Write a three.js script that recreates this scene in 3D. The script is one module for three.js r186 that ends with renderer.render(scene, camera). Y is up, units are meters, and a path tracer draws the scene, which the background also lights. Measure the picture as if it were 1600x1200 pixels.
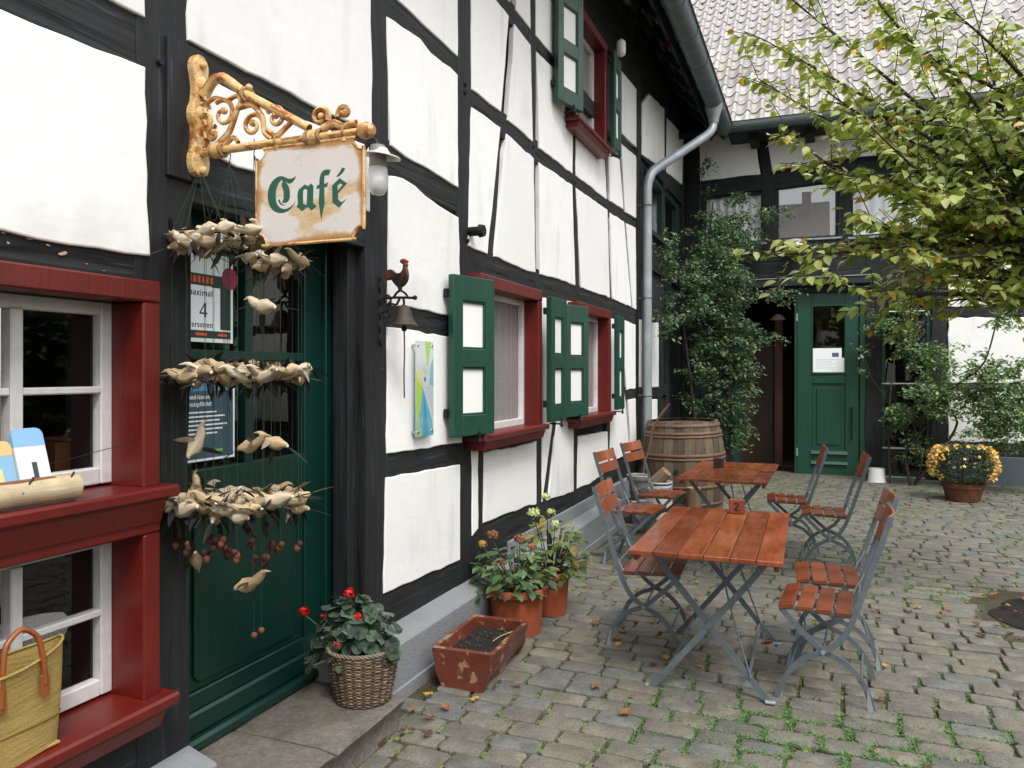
import * as THREE from 'three';
import { mergeGeometries, mergeVertices, toCreasedNormals } from 'three/addons/utils/BufferGeometryUtils.js';
import { FontLoader } from 'three/addons/loaders/FontLoader.js';
import { TextGeometry } from 'three/addons/geometries/TextGeometry.js';

// ---------- camera, sky, sun, exposure ----------
const scene = new THREE.Scene();
const camera = new THREE.PerspectiveCamera(53.13, 4 / 3, 0.05, 400);
camera.position.set(0, 1.6, 0);
camera.rotation.set(0, Math.atan(0.4), 0);
camera.setViewOffset(1600, 1200, 0, 18, 1600, 1200);
const renderer = new THREE.WebGLRenderer({ antialias: true });
renderer.setSize(1024, 768);
renderer.toneMapping = THREE.LinearToneMapping;
renderer.toneMappingExposure = 2.02;
renderer.shadowMap.enabled = true;

function rngOf(seed) { let a = seed >>> 0; return () => { a = (a + 0x6D2B79F5) | 0; let t = Math.imul(a ^ (a >>> 15), 1 | a); t = (t + Math.imul(t ^ (t >>> 7), 61 | t)) ^ t; return ((t ^ (t >>> 14)) >>> 0) / 4294967296; }; }
const rnd = rngOf(7);
const R = (a, b) => a + (b - a) * rnd();
const hash3 = (x, y, z) => { let h = Math.imul(x, 374761393) ^ Math.imul(y, 668265263) ^ Math.imul(z, 2147483647 ^ 61345); h = Math.imul(h ^ (h >>> 13), 1274126177); return ((h ^ (h >>> 16)) >>> 0) / 4294967296; };
const sm = t => t * t * (3 - 2 * t);
function noise3(x, y, z) {
  const xi = Math.floor(x), yi = Math.floor(y), zi = Math.floor(z), u = sm(x - xi), v = sm(y - yi), w = sm(z - zi);
  const L = (a, b, t) => a + (b - a) * t;
  return L(L(L(hash3(xi, yi, zi), hash3(xi + 1, yi, zi), u), L(hash3(xi, yi + 1, zi), hash3(xi + 1, yi + 1, zi), u), v), L(L(hash3(xi, yi, zi + 1), hash3(xi + 1, yi, zi + 1), u), L(hash3(xi, yi + 1, zi + 1), hash3(xi + 1, yi + 1, zi + 1), u), v), w);
}
// periodic 2-D value noise: x, y in 0..1, px and py cells per repeat
function pn(x, y, px, py, s) {
  x *= px; y *= py; const xi = Math.floor(x), yi = Math.floor(y), u = sm(x - xi), v = sm(y - yi);
  const X0 = ((xi % px) + px) % px, X1 = (X0 + 1) % px, Y0 = ((yi % py) + py) % py, Y1 = (Y0 + 1) % py;
  const a = hash3(X0, Y0, s), b = hash3(X1, Y0, s), c = hash3(X0, Y1, s), d = hash3(X1, Y1, s);
  return a + (b - a) * u + (c - a) * v + (a - b - c + d) * u * v;
}
function fbm(x, y, px, py, oct, s) { let a = 0, w = 0.5, t = 0; for (let i = 0; i < oct; i++) { a += w * pn(x, y, px << i, py << i, s + i * 17); t += w; w *= 0.5; } return a / t; }

{ // overcast sky, computed: brighter towards the zenith, soft cloud texture
  const W = 512, H = 256, d = new Float32Array(W * H * 4);
  for (let j = 0; j < H; j++) for (let i = 0; i < W; i++) {
    const el = (j + 0.5) / H * Math.PI - Math.PI / 2, az = (i + 0.5) / W * 2 * Math.PI;
    const x = Math.cos(el) * Math.cos(az), y = Math.sin(el), z = Math.cos(el) * Math.sin(az);
    const c = 0.55 * noise3(x * 2.2 + 9, y * 3.4, z * 2.2 + 3) + 0.3 * noise3(x * 5 + 4, y * 8, z * 5) + 0.15 * noise3(x * 11, y * 17, z * 11 + 7);
    const s = Math.max(0, y), L = 1.04 * (1 + 1.7 * s) / 2.1 * (0.8 + 0.4 * c), k = (j * W + i) * 4;
    d[k] = L * (0.965 + 0.05 * c); d[k + 1] = L * 1.0; d[k + 2] = L * (1.06 - 0.05 * c); d[k + 3] = 1;
  }
  const t = new THREE.DataTexture(d, W, H, THREE.RGBAFormat, THREE.FloatType);
  t.mapping = THREE.EquirectangularReflectionMapping; t.magFilter = t.minFilter = THREE.LinearFilter; t.wrapS = THREE.RepeatWrapping; t.needsUpdate = true;
  scene.background = t; scene.environment = t;
}
const sun = new THREE.DirectionalLight(new THREE.Color(1, 0.965, 0.92), 1.4);
sun.position.set(5.6, 12.5, 1.4); sun.target.position.set(-0.5, 0, -6); scene.add(sun, sun.target);
sun.castShadow = true; sun.shadow.radius = 34; sun.shadow.mapSize.set(2048, 2048);
Object.assign(sun.shadow.camera, { left: -12, right: 12, top: 12, bottom: -12, near: 0.5, far: 50 });

// ---------- helpers ----------
const taken = {};
const numbered = n => { taken[n] = (taken[n] || 0) + 1; return taken[n] === 1 ? n : n + '_' + String(taken[n] - 1).padStart(3, '0'); };
function mesh(name, geo, mat, parent, pos, rot) {
  const m = new THREE.Mesh(geo, mat); m.name = name; m.castShadow = m.receiveShadow = true;
  if (pos) m.position.set(...pos); if (rot) m.rotation.set(...rot);
  if (parent) parent.add(m); return m;
}
function tag(o, label, category, group, kind) { o.userData.label = label; if (category) o.userData.category = category; if (group) o.userData.group = group; if (kind) o.userData.kind = kind; return o; }
function thing(name, label, category, pos = [0, 0, 0], turn = 0, group) {
  const o = new THREE.Group(); o.name = numbered(name); o.position.set(...pos); o.rotation.y = turn; scene.add(o); return tag(o, label, category, group);
}
function solo(name, geo, mat, label, category, pos, rot, group) { const m = mesh(numbered(name), geo, mat, scene, pos, rot); return tag(m, label, category, group); }
function dup(o, label, pos, turn) { const c = o.clone(); c.name = numbered(o.name.replace(/_\d\d\d$/, '')); c.userData = { ...o.userData }; if (label) c.userData.label = label; if (pos) c.position.set(...pos); if (turn !== undefined) c.rotation.y = turn; scene.add(c); return c; }
function stuff(m) { m.userData.kind = 'stuff'; return m; }
function tex(w, h, fn, srgb = true) {
  const d = new Uint8Array(w * h * 4);
  for (let j = 0; j < h; j++) for (let i = 0; i < w; i++) { const c = fn((i + 0.5) / w, (j + 0.5) / h), k = (j * w + i) * 4; for (let q = 0; q < 3; q++) d[k + q] = Math.max(0, Math.min(255, (Array.isArray(c) ? c[q] : c) * 255)); d[k + 3] = 255; }
  const t = new THREE.DataTexture(d, w, h, THREE.RGBAFormat); t.wrapS = t.wrapT = THREE.RepeatWrapping; t.magFilter = THREE.LinearFilter; t.minFilter = THREE.LinearMipmapLinearFilter; t.generateMipmaps = true;
  if (srgb) t.colorSpace = THREE.SRGBColorSpace; t.needsUpdate = true; return t;
}
const rep = (t, x, y = x) => { const c = t.clone(); c.repeat.set(x, y); c.needsUpdate = true; return c; };
// uv in metres from the face direction
function uvBox(g, ox = 0, oy = 0) {
  g = g.index ? g.toNonIndexed() : g; const p = g.attributes.position, uv = new Float32Array(p.count * 2);
  const A = new THREE.Vector3(), B = new THREE.Vector3(), C = new THREE.Vector3();
  for (let i = 0; i < p.count; i += 3) {
    A.fromBufferAttribute(p, i); B.fromBufferAttribute(p, i + 1).sub(A); C.fromBufferAttribute(p, i + 2).sub(A); B.cross(C);
    const x = Math.abs(B.x), y = Math.abs(B.y), z = Math.abs(B.z);
    for (let k = 0; k < 3; k++) { A.fromBufferAttribute(p, i + k); const q = (i + k) * 2; if (x >= y && x >= z) { uv[q] = A.z; uv[q + 1] = A.y; } else if (y >= z) { uv[q] = A.x; uv[q + 1] = A.z; } else { uv[q] = A.x; uv[q + 1] = A.y; } uv[q] += ox; uv[q + 1] += oy; }
  }
  g.setAttribute('uv', new THREE.BufferAttribute(uv, 2)); return g;
}
const flat = g => { g = g.index ? g.toNonIndexed() : g; g.computeVertexNormals(); return g; };
// chamfered box, 44 triangles, centred
function cbox(w, h, d, b = 0.004) {
  b = Math.min(b, w * 0.3, h * 0.3, d * 0.3); const P = [], S = [w / 2, h / 2, d / 2], v = (x, y, z) => [x, y, z];
  const tri = (a, b2, c) => P.push(...a, ...b2, ...c), quad = (a, b2, c, e) => { tri(a, b2, c); tri(a, c, e); };
  const pt = (ax, s) => { const r = [0, 0, 0]; for (let i = 0; i < 3; i++) r[i] = s[i] * (S[i] - (i === ax ? 0 : b)); return r; };
  for (let ax = 0; ax < 3; ax++) for (const sg of [1, -1]) {
    const u = (ax + 1) % 3, w2 = (ax + 2) % 3, f = (p, q) => { const s = [0, 0, 0]; s[ax] = sg; s[u] = p; s[w2] = q; return pt(ax, s); };
    sg > 0 ? quad(f(-1, -1), f(1, -1), f(1, 1), f(-1, 1)) : quad(f(-1, 1), f(1, 1), f(1, -1), f(-1, -1));
  }
  for (let ax = 0; ax < 3; ax++) { const u = (ax + 1) % 3, w2 = (ax + 2) % 3; for (const p of [1, -1]) for (const q of [1, -1]) {
    const f = (face, t) => { const s = [0, 0, 0]; s[ax] = t; s[u] = p; s[w2] = q; return pt(face, s); };
    const a = f(u, -1), b2 = f(w2, -1), c = f(w2, 1), e = f(u, 1); p * q > 0 ? quad(a, e, c, b2) : quad(a, b2, c, e);
  } }
  for (const x of [1, -1]) for (const y of [1, -1]) for (const z of [1, -1]) { const a = pt(0, [x, y, z]), b2 = pt(1, [x, y, z]), c = pt(2, [x, y, z]); x * y * z > 0 ? tri(a, b2, c) : tri(a, c, b2); }
  const g = new THREE.BufferGeometry(); g.setAttribute('position', new THREE.BufferAttribute(new Float32Array(P), 3)); g.computeVertexNormals(); return uvBox(g, R(0, 3), R(0, 3));
}
const bx = (x0, x1, y0, y1, z0, z1, b = 0.004) => cbox(x1 - x0, y1 - y0, z1 - z0, b).translate((x0 + x1) / 2, (y0 + y1) / 2, (z0 + z1) / 2);
const V = (x, y, z) => new THREE.Vector3(x, y, z);
function tube(pts, r, seg = 12, rad = 6, closed = false) {
  const c = new THREE.CatmullRomCurve3(pts.map(p => Array.isArray(p) ? V(...p) : p), closed, 'catmullrom', 0.4); const g = new THREE.TubeGeometry(c, seg, typeof r === 'number' ? r : 1, rad, closed);
  if (typeof r !== 'number') { const p = g.attributes.position, q = V(0, 0, 0); for (let i = 0; i <= seg; i++) { const cc = c.getPointAt(i / seg), rr = r(i / seg); for (let j = 0; j <= rad; j++) { const k = i * (rad + 1) + j; q.fromBufferAttribute(p, k).sub(cc).multiplyScalar(rr).add(cc); p.setXYZ(k, q.x, q.y, q.z); } } }
  const L = c.getLength(), uv = g.attributes.uv, rr = typeof r === 'number' ? r : r(0.5); for (let i = 0; i < uv.count; i++) uv.setXY(i, uv.getY(i) * 6.28 * rr, uv.getX(i) * L);
  return g;
}
function cyl(r0, r1, h, seg = 16, open = false) { return new THREE.CylinderGeometry(r1, r0, h, seg, 1, open).translate(0, h / 2, 0); }
function lathe(pr, seg = 28) { return new THREE.LatheGeometry(pr.map(p => new THREE.Vector2(p[0], p[1])), seg); }
const merge = a => mergeGeometries(a.map(g => { const q = g.index ? g.toNonIndexed() : g.clone(); for (const k of Object.keys(q.attributes)) if (!['position', 'normal', 'uv', 'color'].includes(k)) q.deleteAttribute(k); return q; }));
// a flat steel bar swept along a side profile in x, y; t is its thickness along z
function flatBar(pts, w, t, n = 20) {
  const c = new THREE.SplineCurve(pts.map(p => new THREE.Vector2(...p))), q = c.getSpacedPoints(n), P = [], at = (i, s) => { const a = q[Math.max(0, i - 1)], b = q[Math.min(n, i + 1)], dx = b.x - a.x, dy = b.y - a.y, l = Math.hypot(dx, dy); return [q[i].x - dy / l * w / 2 * s, q[i].y + dx / l * w / 2 * s]; };
  const quad = (a, b, c2, d) => P.push(...a, ...b, ...c2, ...a, ...c2, ...d);
  for (let i = 0; i < n; i++) { const a = at(i, 1), b = at(i, -1), c2 = at(i + 1, -1), d = at(i + 1, 1), z = t / 2;
    quad([...a, z], [...b, z], [...c2, z], [...d, z]); quad([...b, -z], [...a, -z], [...d, -z], [...c2, -z]); quad([...a, -z], [...a, z], [...d, z], [...d, -z]); quad([...b, z], [...b, -z], [...c2, -z], [...c2, z]); }
  const a = at(0, 1), b = at(0, -1), e = at(n, 1), f = at(n, -1), z = t / 2; quad([...a, -z], [...b, -z], [...b, z], [...a, z]); quad([...f, -z], [...e, -z], [...e, z], [...f, z]);
  const g = new THREE.BufferGeometry(); g.setAttribute('position', new THREE.BufferAttribute(new Float32Array(P), 3)); g.computeVertexNormals(); return uvBox(toCreasedNormals(g, 0.6));
}
function polyShape(pts) { const s = new THREE.Shape(); pts.forEach((p, i) => i ? s.lineTo(p[0], p[1]) : s.moveTo(p[0], p[1])); s.closePath(); return s; }
function extr(shape, depth, bevel = 0, curve = 8) { return new THREE.ExtrudeGeometry(shape, { depth, bevelEnabled: bevel > 0, bevelSize: bevel, bevelThickness: bevel, bevelOffset: -bevel, bevelSegments: 2, curveSegments: curve }); }
// a leaf lying in x (length) and z (width), folded a little along its middle and drooping
function leafGeo(L, W, fold = 0.25, droop = 0.2, n = 4) {
  const P = [], uvs = [], pt = (i, s) => { const t = i / n, w = W / 2 * Math.sin(Math.PI * Math.pow(t, 0.8)) * (s ? 1 : 0); return [L * t, Math.abs(w) * fold - droop * L * t * t, w * s]; };
  for (let i = 0; i < n; i++) for (const s of [-1, 1]) { const a = pt(i, 0), b = pt(i + 1, 0), c = pt(i + 1, s), d = pt(i, s); if (i === 0) P.push(...(s > 0 ? [a, c, b] : [a, b, c]).flat()); else if (i === n - 1) P.push(...(s > 0 ? [a, d, b] : [a, b, d]).flat()); else P.push(...(s > 0 ? [a, d, c, a, c, b] : [a, b, c, a, c, d]).flat()); }
  const g = new THREE.BufferGeometry(); g.setAttribute('position', new THREE.BufferAttribute(new Float32Array(P), 3)); const q = mergeVertices(g, 1e-5); q.computeVertexNormals(); return uvBox(q);
}
function instanced(name, geo, mat, list, parent) { // list of [Matrix4, Color]
  const m = new THREE.InstancedMesh(geo, mat, list.length); m.name = name; m.castShadow = m.receiveShadow = true;
  list.forEach(([M, c], i) => { m.setMatrixAt(i, M); if (c) m.setColorAt(i, c); }); if (parent) parent.add(m); return stuff(m);
}
const dmy = new THREE.Object3D();
function mat4(p, r, s) { dmy.position.copy(p); dmy.rotation.set(...r, 'YXZ'); typeof s === 'number' ? dmy.scale.setScalar(s) : dmy.scale.set(...s); dmy.updateMatrix(); return dmy.matrix.clone(); }

// ---------- materials ----------
const std = (color, o = {}) => new THREE.MeshStandardMaterial({ color, roughness: 0.8, ...o });
const phys = (color, o = {}) => new THREE.MeshPhysicalMaterial({ color, roughness: 0.8, ...o });
const mix = (a, b, t) => a.map((v, i) => v + (b[i] - v) * t);
const T = {};
T.timber = tex(512, 512, (u, v) => { const g = fbm(u, v, 40, 3, 3, 1), c = fbm(u, v, 4, 4, 4, 2), k = Math.max(0, fbm(u, v, 90, 5, 2, 3) - 0.7) * 2; const b = 0.072 + 0.045 * (g - 0.5) + 0.07 * (c - 0.5) + k * 0.3; return [b * 0.92, b * 1.0, b * 1.13]; });
T.timberB = tex(512, 512, (u, v) => { const g = fbm(u, v, 36, 2, 4, 1), k = pn(u, v, 22, 2, 9); return 0.5 + 0.6 * (g - 0.5) - (k > 0.8 ? (k - 0.8) * 5 : 0); }, false);
T.plaster = tex(1024, 1024, (u, v) => { const c = fbm(u, v, 3, 3, 6, 11), f = fbm(u, v, 60, 60, 2, 12), st = Math.max(0, fbm(u, v, 18, 3, 4, 14) - 0.6); const b = 0.945 + 0.05 * (c - 0.5) + 0.018 * (f - 0.5) - st * 0.2 - Math.max(0, fbm(u, v, 6, 5, 5, 19) - 0.66) * 0.35; return [b, b * 0.997, b * 0.985]; });
T.plasterB = tex(512, 512, (u, v) => 0.5 * fbm(u, v, 5, 9, 4, 15) + 0.25 * fbm(u, v, 12, 50, 2, 16) + 0.25 * fbm(u, v, 80, 80, 2, 18), false);
T.grain = tex(512, 512, (u, v) => { const w = 0.05 * (fbm(u, v, 3, 2, 3, 21) - 0.5), g = fbm(u + w, v, 26, 2, 3, 22), f = fbm(u, v, 120, 6, 2, 23), c = fbm(u, v, 3, 2, 4, 24); const b = 0.78 + 0.24 * (g - 0.5) + 0.16 * (f - 0.5) + 0.3 * (c - 0.5); return [b, b * 0.99, b * 0.97]; });
T.grainB = tex(512, 512, (u, v) => 0.6 * fbm(u, v, 40, 2, 3, 22) + 0.4 * fbm(u, v, 120, 6, 2, 23), false);
T.stone = tex(512, 512, (u, v) => { const c = fbm(u, v, 5, 5, 5, 31), f = fbm(u, v, 70, 70, 2, 32), m = fbm(u, v, 9, 9, 4, 34); const b = 0.8 + 0.3 * (c - 0.5) + 0.22 * (f - 0.5); return mix([b, b * 0.985, b * 0.955], [b * 0.74, b * 0.78, b * 0.6], Math.max(0, Math.min(1, (m - 0.52) * 4)) * 0.4); });
T.stoneB = tex(512, 512, (u, v) => 0.55 * fbm(u, v, 9, 9, 5, 31) + 0.45 * fbm(u, v, 60, 60, 3, 33), false);
T.blot = tex(512, 512, (u, v) => { const c = fbm(u, v, 3, 3, 6, 41), f = fbm(u, v, 40, 40, 3, 42); const b = 0.88 + 0.2 * (c - 0.5) + 0.08 * (f - 0.5); return b; });
T.fineB = tex(512, 512, (u, v) => 0.5 * fbm(u, v, 24, 24, 4, 51) + 0.5 * pn(u, v, 128, 128, 52), false);
T.wet = tex(512, 512, (u, v) => { const c = fbm(u, v, 5, 3, 5, 61); return 0.13 + 0.42 * Math.max(0, Math.min(1, (c - 0.3) * 2.2)); }, false);
T.drops = tex(1024, 1024, (() => { // small rain drops standing on lacquered wood
  const N = 1024, h = new Float32Array(N * N), r = rngOf(99); for (let k = 0; k < 4200; k++) { const x = r() * N, y = r() * N, s = 2 + 5 * r() * r(); for (let j = -s; j <= s; j++) for (let i = -s; i <= s; i++) { const d = (i * i + j * j) / s / s; if (d < 1) { const q = ((Math.round(y + j) + N) % N) * N + (Math.round(x + i) + N) % N; h[q] = Math.max(h[q], Math.sqrt(1 - d) * s / 7); } } }
  return (u, v) => 0.15 * fbm(u, v, 40, 3, 2, 62) + 0.8 * h[Math.floor(v * N) * N + Math.floor(u * N)]; })(), false);
const M = {
  timber: std(0xffffff, { map: T.timber, bumpMap: T.timberB, bumpScale: 0.012, roughness: 0.74 }),
  plaster: std(0xffffff, { map: rep(T.plaster, 0.5), bumpMap: rep(T.plasterB, 0.6), bumpScale: 0.0028, roughness: 0.92 }),
  core: std(0x1c1e22, { roughness: 0.95 }),
  inside: std(0x4a4038, { map: T.blot, roughness: 0.95 }),
  green: std(0x154a3b, { map: T.blot, bumpMap: rep(T.grainB, 2), bumpScale: 0.0012, roughness: 0.42 }),
  greenShaded: std(0x0b362c, { map: T.blot, bumpMap: rep(T.grainB, 2), bumpScale: 0.001, roughness: 0.36 }),  // shutter green with the shade of the door recess put into its colour
  red: std(0x6c1a13, { map: T.blot, bumpMap: rep(T.grainB, 2), bumpScale: 0.0012, roughness: 0.4 }),
  white: std(0xe6e4e2, { map: T.blot, roughness: 0.4 }),
  shutterWhite: std(0xeeecea, { roughness: 0.55 }),
  plinth: std(0x85888c, { map: rep(T.plaster, 0.7), bumpMap: T.fineB, bumpScale: 0.003, roughness: 0.9 }),
  glass: phys(0xffffff, { roughness: 0.015, transmission: 1, thickness: 0, ior: 1.5 }),
  curtain: phys(0x979190, { roughness: 1, transmission: 0.2, thickness: 0, side: THREE.DoubleSide }),
  lace: phys(0xd8d8d8, { roughness: 1, transmission: 0.3, thickness: 0, side: THREE.DoubleSide, alphaTest: 0.5, alphaMap: rep(tex(256, 256, (u, v) => { const x = u * 10, y = v * 10, cx = Math.floor(x), cy = Math.floor(y), d = Math.hypot(x - cx - 0.5, y - cy - 0.5), a = Math.atan2(y - cy - 0.5, x - cx - 0.5); return d < 0.12 ? 0 : d < 0.36 + 0.08 * Math.cos(a * 5 + cx) ? 1 : (Math.floor(u * 60) + Math.floor(v * 60)) % 2 ? 1 : 0; }, false), 6) }),
  zinc: std(0xa9b1b4, { map: rep(T.blot, 1.5), metalness: 0.35, roughness: 0.45, bumpMap: rep(T.fineB, 0.5), bumpScale: 0.001 }),
  zincOld: std(0x7b878b, { map: rep(T.blot, 2.5), metalness: 0.45, roughness: 0.5 }),
  steel: std(0x737d83, { map: rep(T.blot, 6), metalness: 0.35, roughness: 0.5, bumpMap: rep(T.fineB, 2), bumpScale: 0.0008 }),
  iron: std(0x17181a, { metalness: 0.3, roughness: 0.55 }),
  navy: std(0x1d222b, { map: T.blot, roughness: 0.7 }),
  step: std(0x827c77, { map: rep(T.stone, 1.2), bumpMap: rep(T.stoneB, 1.4), bumpScale: 0.006, roughness: 0.72 }),
  terra: std(0xa8522f, { map: rep(T.blot, 3), bumpMap: rep(T.fineB, 2), bumpScale: 0.0015, roughness: 0.75 }),
  soil: std(0x1f1915, { map: rep(T.stone, 5), bumpMap: rep(T.stoneB, 4), bumpScale: 0.012, roughness: 1 }),
  stem: std(0x4d4632, { map: rep(T.blot, 8), roughness: 0.9 }),
  bark: std(0x4a4540, { map: rep(T.stone, 5), bumpMap: rep(T.stoneB, 6), bumpScale: 0.006, roughness: 0.95 }),
};
const leafMat = (c, o = {}) => phys(c, { roughness: 0.55, transmission: 0.58, thickness: 0, side: THREE.DoubleSide, ...o });

// ---------- the ground ----------
{
  const g = new THREE.PlaneGeometry(160, 160, 1, 1).rotateX(-Math.PI / 2); const uv = g.attributes.uv; for (let i = 0; i < uv.count; i++) uv.setXY(i, uv.getX(i) * 160, uv.getY(i) * 160);
  const m = mesh('ground', g, std(0x55523c, { map: rep(T.stone, 0.9), bumpMap: rep(T.stoneB, 2), bumpScale: 0.01, roughness: 1 }), scene, [0, -0.014, 0]); tag(m, 'earth and moss bed of the cobbled courtyard', null, null, 'structure');
}
const inView = (x, y, z) => { const fw = -0.3714 * x - 0.9285 * z, r = 0.9285 * x - 0.3714 * z; if (fw < 0.3) return 0; const u = 800 + 1200 * r / fw, v = 582 - 1200 * (y - 1.6) / fw; return u > -15 && u < 1615 && v > -15 && v < 1215 ? 1 / fw : 0; };
const cobbleSpots = [], jointSpots = [];
{
  const pave = new THREE.Group(); pave.name = 'cobbled_pavement'; scene.add(pave); tag(pave, 'courtyard paving of worn grey cobblestones with grassy joints', null, null, 'structure');
  // a worn cobble: uneven rounded-rectangle outline, domed top; about 44 triangles
  const stone = (w, d, r, seed) => {
    const q = rngOf(seed), o = [], j = k => (q() - 0.5) * k, cr = 0.007 + 0.009 * q(), hw = w / 2, hd = d / 2;
    for (const [sx, sz, f] of [[1, 1, 0], [-1, 1, 1], [-1, -1, 0], [1, -1, 1]]) { const a = [sx * (hw + j(0.008)), sz * (hd - cr - 0.004 * q())], b = [sx * (hw - cr - 0.01 * q()), sz * (hd + j(0.005))]; o.push(...(f ? [b, a] : [a, b])); if (sx === 1 && sz === 1) o.push([j(0.06), hd + j(0.007)]); if (sx === -1 && sz === 1) o.push([-hw + j(0.008), j(0.03)]); if (sx === -1 && sz === -1) o.push([j(0.06), -hd + j(0.007)]); if (sx === 1 && sz === -1) o.push([hw + j(0.008), j(0.03)]); }
    const n = o.length; const P = [], I = [], tilt = [q() * 0.05 - 0.025, q() * 0.05 - 0.025], dome = 0.0005 + 0.004 * q();
    for (const [f, y] of [[1.0, -0.05], [1.0, -0.006], [0.95, 0]]) for (const [x, z] of o) P.push(x * f, y + (y > -0.05 ? tilt[0] * x + tilt[1] * z : 0), z * f);
    P.push(0, dome * 1.15, 0);
    for (let k = 0; k < 2; k++) for (let i = 0; i < n; i++) { const a = k * n + i, b = k * n + (i + 1) % n; I.push(a, a + n, b, b, a + n, b + n); }
    for (let i = 0; i < n; i++) I.push(2 * n + i, 3 * n, 2 * n + (i + 1) % n);
    let g = new THREE.BufferGeometry(); g.setAttribute('position', new THREE.BufferAttribute(new Float32Array(P), 3)); g.setIndex(I); g.computeVertexNormals();
    const p = g.attributes.position, uv = new Float32Array(p.count * 2), ox = q() * 3, oy = q() * 3; for (let i = 0; i < p.count; i++) { uv[2 * i] = p.getX(i) + ox; uv[2 * i + 1] = p.getZ(i) + oy; } g.setAttribute('uv', new THREE.BufferAttribute(uv, 2)); return g;
  };
  const variants = []; for (let i = 0; i < 22; i++) variants.push(stone(0.2, 0.118, 0.02, 300 + i));
  const tones = [0x85847d, 0x8a8880, 0x82817b, 0x86837a, 0x908d82, 0x828584, 0x7b7c78, 0x8a877c];
  const mats = tones.map(c => std(new THREE.Color(c).multiplyScalar(1.0), { map: rep(T.stone, 2.2), bumpMap: rep(T.stoneB, 2.6), bumpScale: 0.007, roughness: 0.68 }));
  const turn = 0.035; let all = [];
  for (let row = 0; row < 88; row++) {
    let along = -2.6 + R(0, 0.2); const d0 = -1.35 - row * 0.131;
    while (along < 0.27 * -d0 + 1.9) {
      const w = R(0.165, 0.235), x0 = along + w / 2; along += w + R(0.011, 0.02);
      const x = x0 * Math.cos(turn) - 0.02 * Math.sin(row * 0.7 + x0) * 0.3, z = d0 + x0 * turn + 0.012 * Math.sin(x0 * 2.1 + row * 0.25) + R(-0.004, 0.004);
      if (x < -1.86 || z < -12.68 || z > -1.2) continue;
      if (x > 1.06 && x < 2.2 && z < -5.35 && z > -6.55) continue; // tree pit
      jointSpots.push([x + w / 2, z, 0.007, 0.055]); jointSpots.push([x, z - 0.066, w / 2, 0.005]);
      const big = noise3(x * 1.1, 3, z * 1.1); all.push({ x, z, w, d: R(0.117, 0.127) / 0.118, r: turn * -1 + R(-0.025, 0.025), v: Math.floor(rnd() * 22), y: R(-0.005, 0.004) + 0.02 * (big - 0.5), m: Math.floor(rnd() * 8), flip: rnd() > 0.5, k: inView(x, 0, z) });
    }
  }
  all.sort((a, b) => b.k - a.k);
  const rest = [];
  all.forEach((s, i) => {
    cobbleSpots.push(s);
    if (i < 300) { const m = mesh('cobble', variants[s.v], mats[s.m], pave, [s.x, s.y, s.z], [0, s.r + (s.flip ? Math.PI : 0), 0]); m.scale.set(s.w / 0.2, 1, s.d); }
    else { const g = variants[s.v].clone(); dmy.position.set(s.x, s.y, s.z); dmy.rotation.set(0, s.r + (s.flip ? Math.PI : 0), 0); dmy.scale.set(s.w / 0.2, 1, s.d); dmy.updateMatrix(); g.applyMatrix4(dmy.matrix); const c = new THREE.Color(tones[s.m]), a = new Float32Array(g.attributes.position.count * 3); for (let q = 0; q < a.length; q += 3) { a[q] = c.r; a[q + 1] = c.g; a[q + 2] = c.b; } g.setAttribute('color', new THREE.BufferAttribute(a, 3)); rest.push(g); }
  });
  stuff(mesh('cobbles', mergeGeometries(rest), std(0xffffff, { vertexColors: true, map: rep(T.stone, 2.2), bumpMap: rep(T.stoneB, 2.6), bumpScale: 0.007, roughness: 0.68 }), pave));
}

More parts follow.
